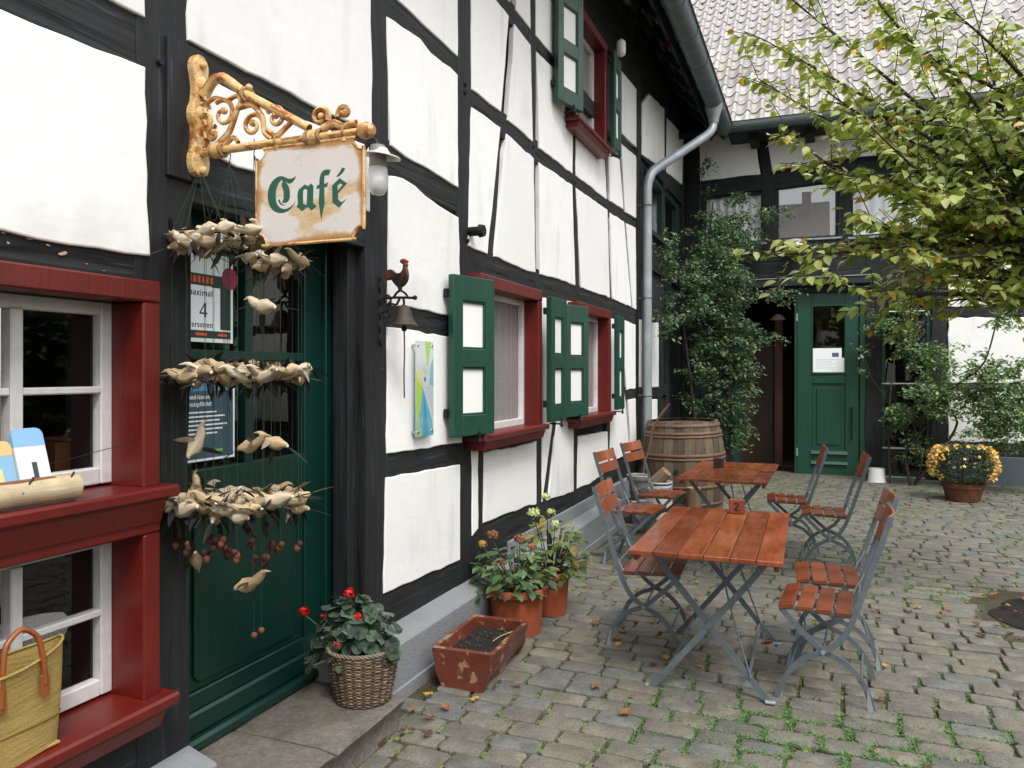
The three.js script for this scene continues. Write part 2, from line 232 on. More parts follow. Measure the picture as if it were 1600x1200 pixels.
// ---------- half-timbered house along the left ----------
// local axes of the house: a runs along the wall away from the camera, y up, out towards the courtyard (world x = out - 2.03, world z = -a)
const WX = -2.03;
const house = thing('half_timbered_house', 'white half-timbered house with black beams, red window frames and green shutters', 'house', [WX, 0, 0], Math.PI / 2);
const hp = (name, geo, mat, parent = house, pos, rot) => mesh(name, geo, mat, parent, pos, rot);
const plasterCells = [
  [[1.15,2.74],[1.87,2.75],[1.86,4.9],[1.15,4.9]],
  [[1.15,2.56],[1.4,2.57],[1.87,2.59],[1.89,1.98],[1.4,1.98],[1.15,1.98]],
  [[2.05,2.75],[2.17,2.75],[2.78,2.75],[3.23,2.77],[3.2,4.9],[2.06,4.9]],
  [[2.1,2.65],[2.54,2.66],[3.2,2.7],[3.21,2.38],[2.81,2.39],[2.41,2.38],[2.29,2.37],[2.16,2.39],[2.07,2.42]],
  [[3.48,3.53],[4.19,3.51],[4.19,4.9],[3.42,4.9],[3.42,3.56]],
  [[3.37,3.4],[3.44,3.41],[3.6,3.42],[3.72,3.43],[3.84,3.4],[3.99,3.4],[4.09,3.41],[4.19,3.4],[4.2,2.72],[3.99,2.73],[3.75,2.74],[3.57,2.74],[3.41,2.76]],
  [[3.39,2.6],[3.53,2.62],[3.66,2.61],[3.78,2.58],[3.93,2.56],[4.05,2.55],[4.2,2.54],[4.22,2.19],[4.25,1.93],[3.62,1.95],[3.37,1.94]],
  [[3.37,1.83],[4.23,1.81],[4.25,1.17],[3.37,1.19]],
  [[3.36,1.07],[4.22,1.04],[4.22,0.46],[3.34,0.49]],
  [[4.39,1.17],[4.49,1.16],[4.49,0.6],[4.4,0.57]],
  [[4.58,1.08],[4.91,1.07],[5.14,1.06],[5.58,1.07],[5.58,0.58],[5.43,0.6],[5.06,0.61],[4.57,0.62]],
  [[5.71,2.19],[5.98,2.21],[5.95,1.15],[5.71,0.58]],
  [[6.1,2.21],[6.55,2.23],[6.55,0.54],[5.85,0.57],[6.08,1.16]],
  [[6.68,1.02],[7.72,0.99],[7.75,0.59],[7.4,0.56],[7.08,0.54],[6.66,0.55]],
  [[7.88,2.17],[8.16,2.18],[8.51,1.28],[8.67,0.79],[8.77,0.67],[7.83,0.66]],
  [[8.36,2.19],[9.03,2.17],[9.03,1.41],[8.58,1.4],[8.45,1.76]],
  [[8.64,1.29],[9.03,1.29],[9.07,0.7],[8.8,0.69]],
  [[4.38,4.12],[4.77,4.12],[5.01,4.11],[4.87,3.39],[4.39,3.38]],
  [[5.12,4.1],[5.45,4.08],[5.5,3.36],[4.99,3.37]],
  [[5.58,4.08],[6.53,4.13],[6.51,3.36],[5.64,3.35]],
  [[6.62,3.76],[7.62,3.77],[7.7,3.38],[6.83,3.37],[6.62,3.37]],
  [[7.75,3.87],[8.24,3.93],[8.42,3.42],[7.83,3.39]],
  [[8.33,4.13],[9.1,4.18],[9.07,3.44],[8.51,3.41]],
  [[4.42,4.22],[5.04,4.22],[5.06,4.95],[4.42,4.95]],
  [[5.17,4.95],[5.44,4.95],[5.45,4.2],[5.15,4.21]],
  [[5.57,4.95],[6.28,4.95],[6.28,4.21],[5.57,4.2]],
  [[8.36,4.94],[9.1,4.99],[9.1,4.29],[8.36,4.25]],
  [[9.43,4.94],[9.8,5.18],[10.87,5.32],[10.87,4.46],[9.39,4.29]],
  [[11.06,5.26],[12.52,5.42],[12.39,4.6],[11.01,4.47]],
  [[4.39,3.27],[4.86,3.28],[4.64,2.38],[4.34,2.39]],
  [[4.97,3.27],[5.52,3.24],[5.56,2.37],[5.37,2.36],[5.17,2.37],[4.75,2.38]],
  [[5.64,3.24],[6.51,3.26],[6.6,2.38],[5.95,2.38],[5.67,2.37]],
  [[6.62,3.26],[7.72,3.28],[7.82,2.38],[6.78,2.38]],
  [[7.83,3.27],[8.45,3.29],[8.8,2.36],[7.94,2.38]],
  [[8.54,3.29],[9.03,3.32],[9.07,2.35],[8.87,2.36]],
  [[9.21,2.24],[9.35,2.25],[9.35,1.42],[9.21,1.42]],
  [[9.93,2.25],[10.45,2.28],[10.45,1.4],[9.93,1.41]],
  [[9.89,1.25],[10.36,1.24],[10.36,0.67],[9.89,0.71]],
  [[-1.8,2.74],[1.1,2.74],[1.1,4.8],[-1.8,4.8]], [[-1.8,0.6],[0.85,0.6],[0.85,1.75],[-1.8,1.75]], [[-1.8,1.98],[0.9,1.98],[0.9,2.57],[-1.8,2.57]]
];
{
  // masonry core with the openings
  const s = polyShape([[-4, 0], [12.75, 0], [12.75, 5.85], [-4, 5.85]]);
  const hole = (a0, a1, y0, y1) => s.holes.push(new THREE.Path([[a0, y0], [a0, y1], [a1, y1], [a1, y0]].map(p => new THREE.Vector2(...p))));
  hole(1.177, 1.816, 1.235, 1.822); hole(1.177, 1.816, 0.565, 1.09); hole(2.05, 3.2, 0.12, 2.25); hole(4.402, 5.363, 1.24, 2.132); hole(6.453, 7.417, 1.24, 2.132); hole(6.383, 7.277, 3.8, 4.74); hole(9.75, 12.1, 3.42, 4.22);
  hp('wall_core', uvBox(extr(s, 0.24)).translate(0, 0, -0.29), M.core);
  const room = (a0, a1, y0, y1, d0, d1) => merge([bx(a0, a1, y0, y1, d0 - 0.1, d0), bx(a0 - 0.1, a0, y0, y1, d0, d1), bx(a1, a1 + 0.1, y0, y1, d0, d1), bx(a0, a1, y0 - 0.1, y0, d0, d1), bx(a0, a1, y1, y1 + 0.1, d0, d1)]);
  hp('interior_wall', room(0.2, 3.6, -0.1, 2.45, -3.2, -0.292), M.inside);
  hp('interior_wall', room(4.0, 8.2, 0.3, 2.45, -2.4, -0.292), M.inside);
  hp('interior_wall', room(6.0, 12.6, 2.7, 5.2, -2.4, -0.292), M.inside);
  // timbers: bars between two points of the wall with slightly uneven, adzed edges
  const bar = (name, a0, y0, a1, y1, w, layer = 0) => {
    const L = Math.hypot(a1 - a0, y1 - y0), n = Math.max(3, Math.round(L / 0.35)), l = [], r = [];
    for (let i = 0; i <= n; i++) { l.push([-w / 2 + R(-0.012, 0.012), L * i / n]); r.push([w / 2 + R(-0.012, 0.012), L * i / n]); }
    const g = extr(polyShape([...l, ...r.reverse()]), 0.06, 0.006), k = uvBox(g, R(0, 2), R(0, 2));
    hp(name, k, M.timber, house, [a0, y0, -0.078 + layer * 0.004], [0, 0, Math.atan2(y1 - y0, a1 - a0) - Math.PI / 2]);
  };
  const post = (a, w, y0, y1) => bar('post', a, y0, a, y1, w, 2), beam = (y, w, a0, a1) => bar('beam', a0, y, a1, y, w, 1), brace = (...p) => bar('brace', ...p, 0);
  post(1.955, 0.23, 0.28, 5.1); post(3.29, 0.22, 0.28, 5.1); post(4.3, 0.23, 0.28, 5.1); post(4.535, 0.15, 0.4, 1.2); post(5.645, 0.17, 0.4, 2.3); post(6.615, 0.16, 0.4, 2.3); post(7.82, 0.2, 0.4, 2.3); post(9.2, 0.34, 0.2, 5.1); post(10.96, 0.24, 4.2, 5.6); post(12.63, 0.26, 0.2, 6); post(11.2, 0.22, 0.3, 3.45); post(1.0, 0.24, 0.28, 5.1); post(-2.4, 0.24, 0.28, 5.1); post(10.6, 0.3, 0.5, 2.5);
  bar('post', 5.5, 2.3, 5.515, 5.0, 0.15, 2); bar('post', 6.69, 2.3, 6.55, 5.0, 0.13, 2);
  beam(0.455, 0.34, 3.2, 9.3); beam(1.12, 0.17, 3.3, 4.35); beam(1.88, 0.17, 3.3, 4.35); beam(2.29, 0.22, 4.2, 9.4); beam(2.3, 0.2, 2.0, 3.3); beam(2.68, 0.22, -3.5, 4.3); beam(3.315, 0.18, 4.3, 9.3); beam(3.46, 0.2, 3.3, 4.3); beam(4.16, 0.16, 4.3, 9.3); beam(4.4, 0.24, 9.1, 12.7); beam(1.935, 0.16, -3.5, 1.96); beam(1.35, 0.16, 8.3, 12.6); beam(0.4, 0.28, -3.5, 2.0); beam(5.22, 0.5, -3.5, 9.4); beam(5.65, 0.6, 9.2, 12.7); beam(3.2, 0.5, 9.3, 12.7); beam(1.13, 0.12, 4.3, 7.9); beam(3.68, 0.12, 6.4, 7.5);
  brace(5.1, 5.0, 4.69, 2.33, 0.145); brace(7.64, 3.9, 7.88, 2.33, 0.13); brace(8.28, 4.0, 8.83, 2.3, 0.085); brace(6.03, 2.3, 6.02, 1.16, 0.14); brace(6.02, 1.2, 5.78, 0.5, 0.14); brace(8.26, 2.25, 8.74, 0.6, 0.11);
  for (const [a, y] of [[1.93, 2.63], [3.29, 2.66], [4.3, 3.38], [4.33, 2.42], [4.3, 3.33], [5.52, 3.33], [6.62, 3.31], [3.26, 3.52]]) hp('timber_peg', cyl(0.014, 0.012, 0.03, 7).rotateX(Math.PI / 2), M.core, house, [a, y, -0.02]);
  hp('iron_stud', merge([cyl(0.03, 0.03, 0.09, 12).rotateX(Math.PI / 2), cyl(0.042, 0.036, 0.03, 12).rotateX(Math.PI / 2).translate(0, 0, 0.08)]), M.iron, house, [4.36, 2.48, -0.01]);
  for (const [a, y, w, h] of [[1.585, 1.945, 0.05, 0.022], [1.535, 1.962, 0.022, 0.008], [1.66, 1.925, 0.01, 0.006], [1.48, 1.97, 0.03, 0.004], [1.42, 1.95, 0.012, 0.012], [1.72, 1.912, 0.014, 0.004], [1.405, 1.975, 0.02, 0.006], [1.97, 2.47, 0.012, 0.02], [3.33, 1.62, 0.006, 0.018]]) { const o = []; for (let i = 0; i < 9; i++) { const t = i / 9 * 6.283, k = R(0.3, 1.0); o.push([Math.cos(t) * w * 0.45 * k, Math.sin(t) * h * 0.36 * k]); } hp('bare_wood_chip', uvBox(extr(polyShape(o), 0.0015)), std(0xa89a8a, { roughness: 0.9 }), house, [a, y, -0.0045], [0, 0, R(-0.3, 0.3)]); }
  // plaster panels between the timbers: brushed edges that swell a little over the wood
  const m2 = M.plaster, m3 = M.plaster.clone(); m3.color.set(0xf8f8f8);
  plasterCells.forEach((pts, ci) => {
    const o = []; const n = pts.length;
    for (let i = 0; i < n; i++) { const p = pts[i], q = pts[(i + 1) % n], L = Math.hypot(q[0] - p[0], q[1] - p[1]), k = Math.max(1, Math.round(L / 0.09)); for (let j = 0; j < k; j++) { const t = j / k, nx = (q[1] - p[1]) / L, ny = -(q[0] - p[0]) / L, d = j ? 0.012 * (noise3(p[0] * 3 + t * L * 9, p[1] * 5, ci) - 0.5) + 0.009 * (noise3(t * L * 30, ci * 3.1, i) - 0.5) : 0; o.push([p[0] + (q[0] - p[0]) * t + nx * d, p[1] + (q[1] - p[1]) * t + ny * d]); } }
    const g = extr(polyShape(o), 0.03, 0.006); hp('plaster_panel', g, ci % 2 ? m2 : m3, house, [0, 0, -0.034 + R(0, 0.003)]);
  });
  // plinth with its sloping top, in lengths
  const pl = (a0, a1, y0) => { const s2 = polyShape([[-0.3, -0.05], [0.13, -0.05], [0.13, 0.035], [0.122, 0.04], [0.122, y0 - 0.03], [0.112, y0 - 0.02], [-0.05, y0 + 0.025], [-0.3, y0 + 0.025]]); hp('plinth', uvBox(extr(s2, a1 - a0).rotateY(-Math.PI / 2).translate(a1, 0, 0).scale(1, 1, 1), R(0, 2)), M.plinth); };
  // (profile x becomes 'out', extrusion becomes 'a')
  const plinth = (a0, a1, y0) => { const s2 = polyShape([[-0.3, -0.05], [0.13, -0.05], [0.13, 0.05], [0.122, 0.056], [0.122, y0 - 0.03], [0.112, y0 - 0.02], [-0.055, y0 + 0.03], [-0.3, y0 + 0.03]]); const g = extr(s2, a1 - a0); g.rotateY(-Math.PI / 2); g.translate(a1, 0, 0); hp('plinth', uvBox(flat(g), R(0, 2)), M.plinth); };
  plinth(-4, 2.06, 0.29); plinth(3.03, 7.9, 0.29);
  hp('plinth', uvBox(flat(extr(polyShape([[-0.3, -0.05], [0.02, -0.05], [0.02, 0.4], [-0.05, 0.42], [-0.3, 0.42]]), 4.8).rotateY(-Math.PI / 2).translate(12.7, 0, 0))), M.plinth);
  hp('plinth_backing', bx(5.0, 8.6, 0.2, 0.41, -0.2, 0.012), M.plinth);
}
// windows of the house: red box frame proud of the wall, white casement, pane, curtain behind
function casement(parent, a0, a1, y0, y1, out, fw, mull, bars, thick = 0.04) {
  const z0 = out - thick / 2, z1 = out + thick / 2;
  hp('casement_frame', merge([bx(a0, a0 + fw, y0, y1, z0, z1), bx(a1 - fw, a1, y0, y1, z0, z1), bx(a0 + fw, a1 - fw, y0, y0 + fw * 1.25, z0, z1 - 0.002), bx(a0 + fw, a1 - fw, y1 - fw, y1, z0, z1 - 0.002)]), M.white, parent);
  if (mull) hp('mullion', bx((a0 + a1) / 2 - mull / 2, (a0 + a1) / 2 + mull / 2, y0 + fw, y1 - fw, z0, z1 + 0.006), M.white, parent);
  const cols = mull ? [[a0 + fw, (a0 + a1) / 2 - mull / 2], [(a0 + a1) / 2 + mull / 2, a1 - fw]] : [[a0 + fw, a1 - fw]];
  for (const [p, q] of cols) { let y = y0 + fw * 1.25; for (const b of [...bars, null]) { const t = b === null ? y1 - fw : b - 0.011; hp('pane', new THREE.PlaneGeometry(q - p + 0.01, t - y + 0.01).translate((p + q) / 2, (y + t) / 2, out - 0.005 + R(-0.001, 0.001)), M.glass, parent); if (b !== null) { hp('glazing_bar', bx(p - 0.002, q + 0.002, b - 0.011, b + 0.011, z0 + 0.004, z1 + 0.001), M.white, parent); y = b + 0.011; } } }
}
function curtain(parent, a0, a1, y0, y1, out, mat = M.curtain, folds = 60, amp = 0.012) {
  const g = new THREE.PlaneGeometry(a1 - a0, y1 - y0, 120, 3).translate((a0 + a1) / 2, (y0 + y1) / 2, out), p = g.attributes.position;
  for (let i = 0; i < p.count; i++) p.setZ(i, p.getZ(i) + amp * Math.sin(p.getX(i) * folds + 1.3 * Math.sin(p.getX(i) * 7)) * (0.6 + 0.4 * noise3(p.getX(i) * 5, 0, 0))); g.computeVertexNormals(); hp('curtain', g, mat, parent);
}
function redFrame(parent, a0, a1, y0, y1, out, fw, depthIn, sillOut, apron) {
  const i = -depthIn;
  hp('frame_head', bx(a0, a1, y1 - fw, y1, i, out, 0.006), M.red, parent);
  for (const [p, q] of [[a0, a0 + fw], [a1 - fw, a1]]) hp('frame_jamb', bx(p, q, y0, y1 - fw - 0.001, i, out - 0.002, 0.006), M.red, parent);
  hp('sill', bx(a0 - 0.035, a1 + 0.035, y0 - 0.035, y0 + 0.004, i, out + sillOut, 0.008), M.red, parent);
  if (apron) hp('apron', uvBox(flat(extr(polyShape([[0, 0], [out + 0.008, 0], [out + sillOut - 0.02, apron * 0.8], [out + sillOut - 0.02, apron], [0, apron]]), a1 - a0 - 0.02).rotateY(-Math.PI / 2).translate(a1 - 0.01, y0 - 0.036 - apron, 0))), M.red, parent);
}
function win(label) { const w = new THREE.Group(); w.name = 'window'; house.add(w); if (label) w.userData.label = label; return w; }
{
  const sw = win('red framed display window with white casement, upper of the pair beside the door');
  redFrame(sw, 1.113, 1.88, 1.235, 1.892, 0.06, 0.068, 0.13, 0.05, 0.075);
  casement(sw, 1.177, 1.816, 1.247, 1.824, -0.1, 0.042, 0.038, [1.545]);
  const lw = win('red framed window with white casement, lower of the pair beside the door');
  redFrame(lw, 1.113, 1.88, 0.565, 1.155, 0.06, 0.066, 0.13, 0.05, 0.06);
  casement(lw, 1.177, 1.816, 0.577, 1.09, -0.1, 0.042, 0.036, [0.84]);
  { // scalloped lace across the middle of the lower panes
    const s = new THREE.Shape(); s.moveTo(1.2, 0.862); s.lineTo(1.2, 0.78); for (let i = 0; i < 9; i++) s.quadraticCurveTo(1.2 + (i + 0.5) * 0.058, 0.74 + 0.01 * (i % 2), 1.2 + (i + 1) * 0.058, 0.785); s.quadraticCurveTo(1.745, 0.82, 1.71, 0.85); s.quadraticCurveTo(1.6, 0.882, 1.45, 0.866); s.closePath(); hp('lace_curtain', uvBox(extr(s, 0.002).translate(0, 0, -0.17)), M.lace, lw);
  }
  hp('wire', tube([[1.2, 1.33, -0.045], [1.45, 1.33, -0.04], [1.62, 1.338, -0.05], [1.7, 1.355, -0.03], [1.78, 1.37, -0.01], [1.81, 1.392, 0.03]], 0.0011, 24, 4), M.iron, sw);
  const one = win('red framed window with grey curtain, nearer of the two with green shutters on the lower floor'), two = win('red framed window with grey curtain, farther of the two on the lower floor'), up = win('red framed upper window under the eaves');
  redFrame(one, 4.32, 5.445, 1.21, 2.215, 0.1, 0.083, 0.07, 0.045, 0.06); casement(one, 4.402, 5.363, 1.212, 2.134, -0.035, 0.04, 0, []); curtain(one, 4.405, 5.36, 1.24, 2.13, -0.056, M.curtain, 60, 0.006);
  redFrame(two, 6.37, 7.5, 1.21, 2.215, 0.1, 0.083, 0.07, 0.045, 0.06); casement(two, 6.453, 7.417, 1.212, 2.134, -0.035, 0.04, 0, []); curtain(two, 6.456, 7.414, 1.24, 2.13, -0.056, M.curtain, 60, 0.006);
  redFrame(up, 6.3, 7.36, 3.79, 4.82, 0.1, 0.083, 0.07, 0.045, 0.05); casement(up, 6.383, 7.277, 3.792, 4.74, -0.035, 0.04, 0, []); curtain(up, 6.386, 7.274, 3.8, 4.735, -0.056, M.curtain, 60, 0.006);
  const side = win('dark green glazed strip window beyond the downpipe');
  for (const [p, q] of [[9.75, 10.9], [10.95, 12.1]]) { hp('casement_frame', merge([bx(p, p + 0.07, 3.42, 4.22, -0.1, -0.02), bx(q - 0.07, q, 3.42, 4.22, -0.1, -0.02), bx(p + 0.07, q - 0.07, 3.42, 3.5, -0.1, -0.022), bx(p + 0.07, q - 0.07, 4.14, 4.22, -0.1, -0.022)]), M.greenShaded, side); hp('pane', new THREE.PlaneGeometry(q - p - 0.14, 0.64).translate((p + q) / 2, 3.82, -0.06), M.glass, side); }
  curtain(side, 9.8, 12.05, 3.44, 4.2, -0.2, M.curtain, 40);
  hp('sill', bx(9.7, 12.2, 3.36, 3.42, -0.06, 0.06), M.navy, side);
  // green shutters with two white panels each; hinge edge and free edge stand at different distances from the wall
  const shutter = (a0, o0, a1, o1, y0, y1, label) => {
    const g = new THREE.Group(); g.name = 'shutter'; house.add(g); g.userData.label = label; const w = Math.hypot(a1 - a0, o1 - o0), h = y1 - y0, sw2 = w * 0.22, t = 0.045;
    g.position.set(a0, y0, o0); g.rotation.y = -Math.atan2(o1 - o0, a1 - a0);
    const ry = [0, 0.13, 0.43, 0.545, 0.845, 1].map(f => f * h);
    hp('stile', bx(0, sw2, 0, h, -t, 0, 0.005), M.green, g); hp('stile', bx(w - sw2, w, 0, h, -t, 0, 0.005), M.green, g);
    for (const k of [0, 2, 4]) hp('rail', bx(sw2, w - sw2, ry[k], ry[k + 1], -t, -0.001, 0.004), M.green, g);
    for (const k of [1, 3]) { hp('panel', bx(sw2 - 0.003, w - sw2 + 0.003, ry[k] - 0.003, ry[k + 1] + 0.003, -t + 0.008, -0.021, 0.001), M.shutterWhite, g);
      hp('bead', merge([bx(sw2, w - sw2, ry[k], ry[k] + 0.012, -0.03, -0.008), bx(sw2, w - sw2, ry[k + 1] - 0.012, ry[k + 1], -0.03, -0.008), bx(sw2, sw2 + 0.01, ry[k] + 0.012, ry[k + 1] - 0.012, -0.03, -0.008), bx(w - sw2 - 0.01, w - sw2, ry[k] + 0.012, ry[k + 1] - 0.012, -0.03, -0.008)]), M.green, g); }
    hp('catch', merge([cyl(0.008, 0.008, 0.05, 8), new THREE.SphereGeometry(0.013, 10, 8).translate(0, -0.006, 0), bx(-0.008, 0.008, 0, 0.012, -0.1, 0)]), M.iron, g, [w * 0.6, -0.03, 0.004]);
    for (const y of [0.12, 0.86]) hp('hinge', bx(-0.02, 0.02, h * y, h * y + 0.05, -t - 0.02, -t + 0.004), M.iron, g);
    return g;
  };
  shutter(3.985, 0.075, 4.365, 0.17, 1.225, 2.17, 'green shutter folded towards the entrance door side'); shutter(5.455, 0.17, 5.83, 0.17, 1.225, 2.17, 'green shutter on the far side of the nearer window'); shutter(6.1, 0.075, 6.45, 0.17, 1.225, 2.17, 'green shutter on the near side of the farther window'); shutter(7.51, 0.17, 7.86, 0.15, 1.225, 2.17, 'green shutter seen edge-on beyond the farther window');
  shutter(5.9, 0.075, 6.29, 0.17, 3.81, 4.77, 'green shutter left of the upper window'); shutter(7.37, 0.17, 7.72, 0.15, 3.81, 4.77, 'green shutter right of the upper window');
  // the entrance door, set back in its opening
  for (const [p, q, y0, y1] of [[2.02, 2.1, 0.1, 2.3], [3.2, 3.27, 0.1, 2.3]]) hp('door_reveal', bx(p, q, y0, y1, -0.3, -0.05), M.timber);
  hp('door_reveal', bx(2.0, 3.26, 2.24, 2.32, -0.3, -0.05), M.timber); hp('door_post_step', bx(3.12, 3.2, 0.12, 2.24, -0.15, -0.062), M.timber);
  const d = new THREE.Group(); d.name = 'entrance_door'; d.userData.label = 'green glazed entrance door with recess shade in its colour behind the hanging bird mobiles'; house.add(d);
  hp('door_frame', merge([bx(3.115, 3.205, 0.15, 2.24, -0.28, -0.185), bx(2.095, 2.15, 0.15, 2.24, -0.28, -0.185), bx(2.15, 3.115, 2.16, 2.24, -0.28, -0.187)]), M.greenShaded, d);
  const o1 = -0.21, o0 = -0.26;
  hp('stile', bx(2.15, 2.24, 0.2, 2.158, o0, o1), M.greenShaded, d); hp('stile', bx(2.985, 3.112, 0.2, 2.158, o0, o1), M.greenShaded, d);
  for (const [y0, y1] of [[2.09, 2.158], [1.06, 1.22], [0.29, 0.36]]) hp('rail', bx(2.24, 2.985, y0, y1, o0, o1 - 0.001), M.greenShaded, d);
  hp('mullion', bx(2.588, 2.632, 1.22, 2.09, o0, o1 - 0.002), M.greenShaded, d); hp('glazing_bar', bx(2.24, 2.588, 1.65, 1.69, o0 + 0.004, o1 - 0.004), M.greenShaded, d); hp('glazing_bar', bx(2.632, 2.985, 1.65, 1.69, o0 + 0.004, o1 - 0.004), M.greenShaded, d);
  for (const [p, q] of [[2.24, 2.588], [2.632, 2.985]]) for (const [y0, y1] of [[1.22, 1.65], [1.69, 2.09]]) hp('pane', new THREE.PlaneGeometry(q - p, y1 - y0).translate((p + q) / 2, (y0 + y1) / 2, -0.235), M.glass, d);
  hp('door_panel', merge([bx(2.24, 2.985, 0.36, 1.06, -0.25, -0.226)]), M.greenShaded, d);
  { const s = polyShape([[2.3, 0.42], [2.33, 0.39], [2.9, 0.39], [2.93, 0.42], [2.93, 1.0], [2.9, 1.03], [2.33, 1.03], [2.3, 1.0]]); hp('raised_field', uvBox(extr(s, 0.004, 0.007).translate(0, 0, -0.224)), M.greenShaded, d); }
  hp('weather_board', merge([bx(2.13, 3.13, 0.2, 0.29, -0.25, -0.195, 0.01), bx(2.1, 3.16, 0.15, 0.2, -0.25, -0.165, 0.012)]), M.greenShaded, d);
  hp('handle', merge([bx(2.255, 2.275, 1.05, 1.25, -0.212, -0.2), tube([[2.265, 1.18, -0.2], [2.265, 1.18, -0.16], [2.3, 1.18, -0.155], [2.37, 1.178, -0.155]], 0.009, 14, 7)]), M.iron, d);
  // wrought wire running down beside the downpipe
  hp('cable', tube([[9.06, 0.3, 0.02], [9.08, 2.2, 0.02], [9.06, 3.5, 0.02], [9.07, 5.0, 0.02]], 0.012, 20, 6), M.iron);
}
{ // roof overhang: boards, rafters with red ends, gutter on brackets, downpipe
  const roof = new THREE.Group(); roof.name = 'roof'; house.add(roof);
  hp('roof_boarding', uvBox(flat(extr(polyShape([[0.62, 5.32], [0.62, 5.4], [-4.2, 10.3], [-4.2, 10.2], [-0.02, 5.96]]), 19).rotateY(-Math.PI / 2).translate(13.9, 0, 0))), M.navy, roof);
  for (let k = 0; k < 23; k++) { const a = -3.1 + k * 0.735 + 0.12; if (a > 12.6) break; const g = extr(polyShape([[0.45, 5.28], [0.45, 5.42], [-0.2, 6.08], [-0.2, 5.94]]), 0.12).rotateY(-Math.PI / 2); const r = hp('rafter', uvBox(flat(g)), M.timber, roof, [a + 0.06, 0, 0]); hp('rafter_end', bx(a - 0.062, a + 0.062, 5.27, 5.43, 0.44, 0.455), M.red, roof); }
  for (const y of [0.1, 0.27, 0.45]) hp('purlin', bx(-3.5, 12.6, 5.86 - y * 1.03 - 0.05, 5.9 - y * 1.03, y - 0.02, y + 0.02), M.navy, roof);
  const gut = (L) => { const o = []; for (let i = 0; i <= 12; i++) { const t = Math.PI * i / 12; o.push([-0.12 * Math.cos(t), -0.13 * Math.sin(t)]); } const q = o.slice().reverse().map(([x, y]) => [x * 0.95, y * 0.95 + 0.002]); const s = polyShape([...o, [0.135, 0.012], [0.125, 0.016], ...q]); return uvBox(toCreasedNormals(extr(s, L), 0.5)); };
  hp('gutter', gut(15.7).rotateY(-Math.PI / 2).translate(11.9, 5.29, 0.7), M.zincOld);
  hp('drip_edge', bx(-3.8, 11.95, 5.295, 5.302, 0.57, 0.845), M.zincOld);
  for (let k = 0; k < 14; k++) { const a = 1.2 + k * 0.8; hp('gutter_bracket', new THREE.TorusGeometry(0.128, 0.007, 6, 14, Math.PI).rotateX(Math.PI).rotateY(Math.PI / 2), M.zincOld, house, [a, 5.29, 0.7]); }
  const dp = new THREE.Group(); dp.name = 'downpipe'; house.add(dp);
  hp('pipe', tube([[9.22, 0.03, 0.1], [9.22, 1.2, 0.1], [9.22, 2.4, 0.1], [9.23, 3.6, 0.1], [9.24, 3.86, 0.1], [9.3, 4.02, 0.135], [9.48, 4.15, 0.21], [10.5, 4.75, 0.6], [10.68, 4.9, 0.68], [10.7, 5.02, 0.7], [10.7, 5.18, 0.7]], 0.058, 70, 16), M.zinc, dp);
  hp('outlet_funnel', lathe([[0.06, 4.98], [0.064, 4.98], [0.075, 5.06], [0.12, 5.2], [0.12, 5.24]], 20).translate(10.7, 0, 0.7), M.zinc, dp);
  for (const y of [1.32, 2.5, 3.62]) hp('pipe_clip', merge([new THREE.TorusGeometry(0.061, 0.007, 6, 20).rotateX(Math.PI / 2).translate(9.22, y, 0.1), bx(9.21, 9.23, y - 0.01, y + 0.01, -0.02, 0.05)]), M.zincOld, dp);
  hp('eave_lamp', merge([new THREE.CapsuleGeometry(0.045, 0.08, 4, 12).translate(7.25, 4.72, 0.26)]), M.white);
}
{ // stone doorstep
  const s = new THREE.Group(); s.name = 'doorstep'; scene.add(s); tag(s, 'worn grey stone step in front of the green entrance door', null, null, 'structure');
  const slab = (a0, a1, x1) => { const g = new THREE.BoxGeometry(x1 + 2.3, 0.15, a1 - a0, 8, 2, 8), p = g.attributes.position; for (let i = 0; i < p.count; i++) { const x = p.getX(i), y = p.getY(i), z = p.getZ(i), e = Math.max(0, x - (x1 + 2.3) / 2 + 0.05) / 0.05, f = Math.max(0, Math.abs(z) - (a1 - a0) / 2 + 0.03) / 0.03; if (y > 0.05) p.setY(i, y - 0.012 * e * e - 0.005 * f * f + 0.006 * (noise3(x * 4 + a0, 0, z * 4) - 0.5)); if (e > 0.9) p.setX(i, x + 0.03 * (noise3(1, y * 9, z * 5 + a0) - 0.5) - (y < 0.02 ? 0.03 : 0)); } g.computeVertexNormals(); mesh('slab', uvBox(g, a0), M.step, s, [(x1 - 2.3) / 2, 0.075, -(a0 + a1) / 2]); };
  slab(2.485, 3.025, -1.715); slab(2.0, 2.478, -1.71); slab(1.5, 1.993, -1.72);
}

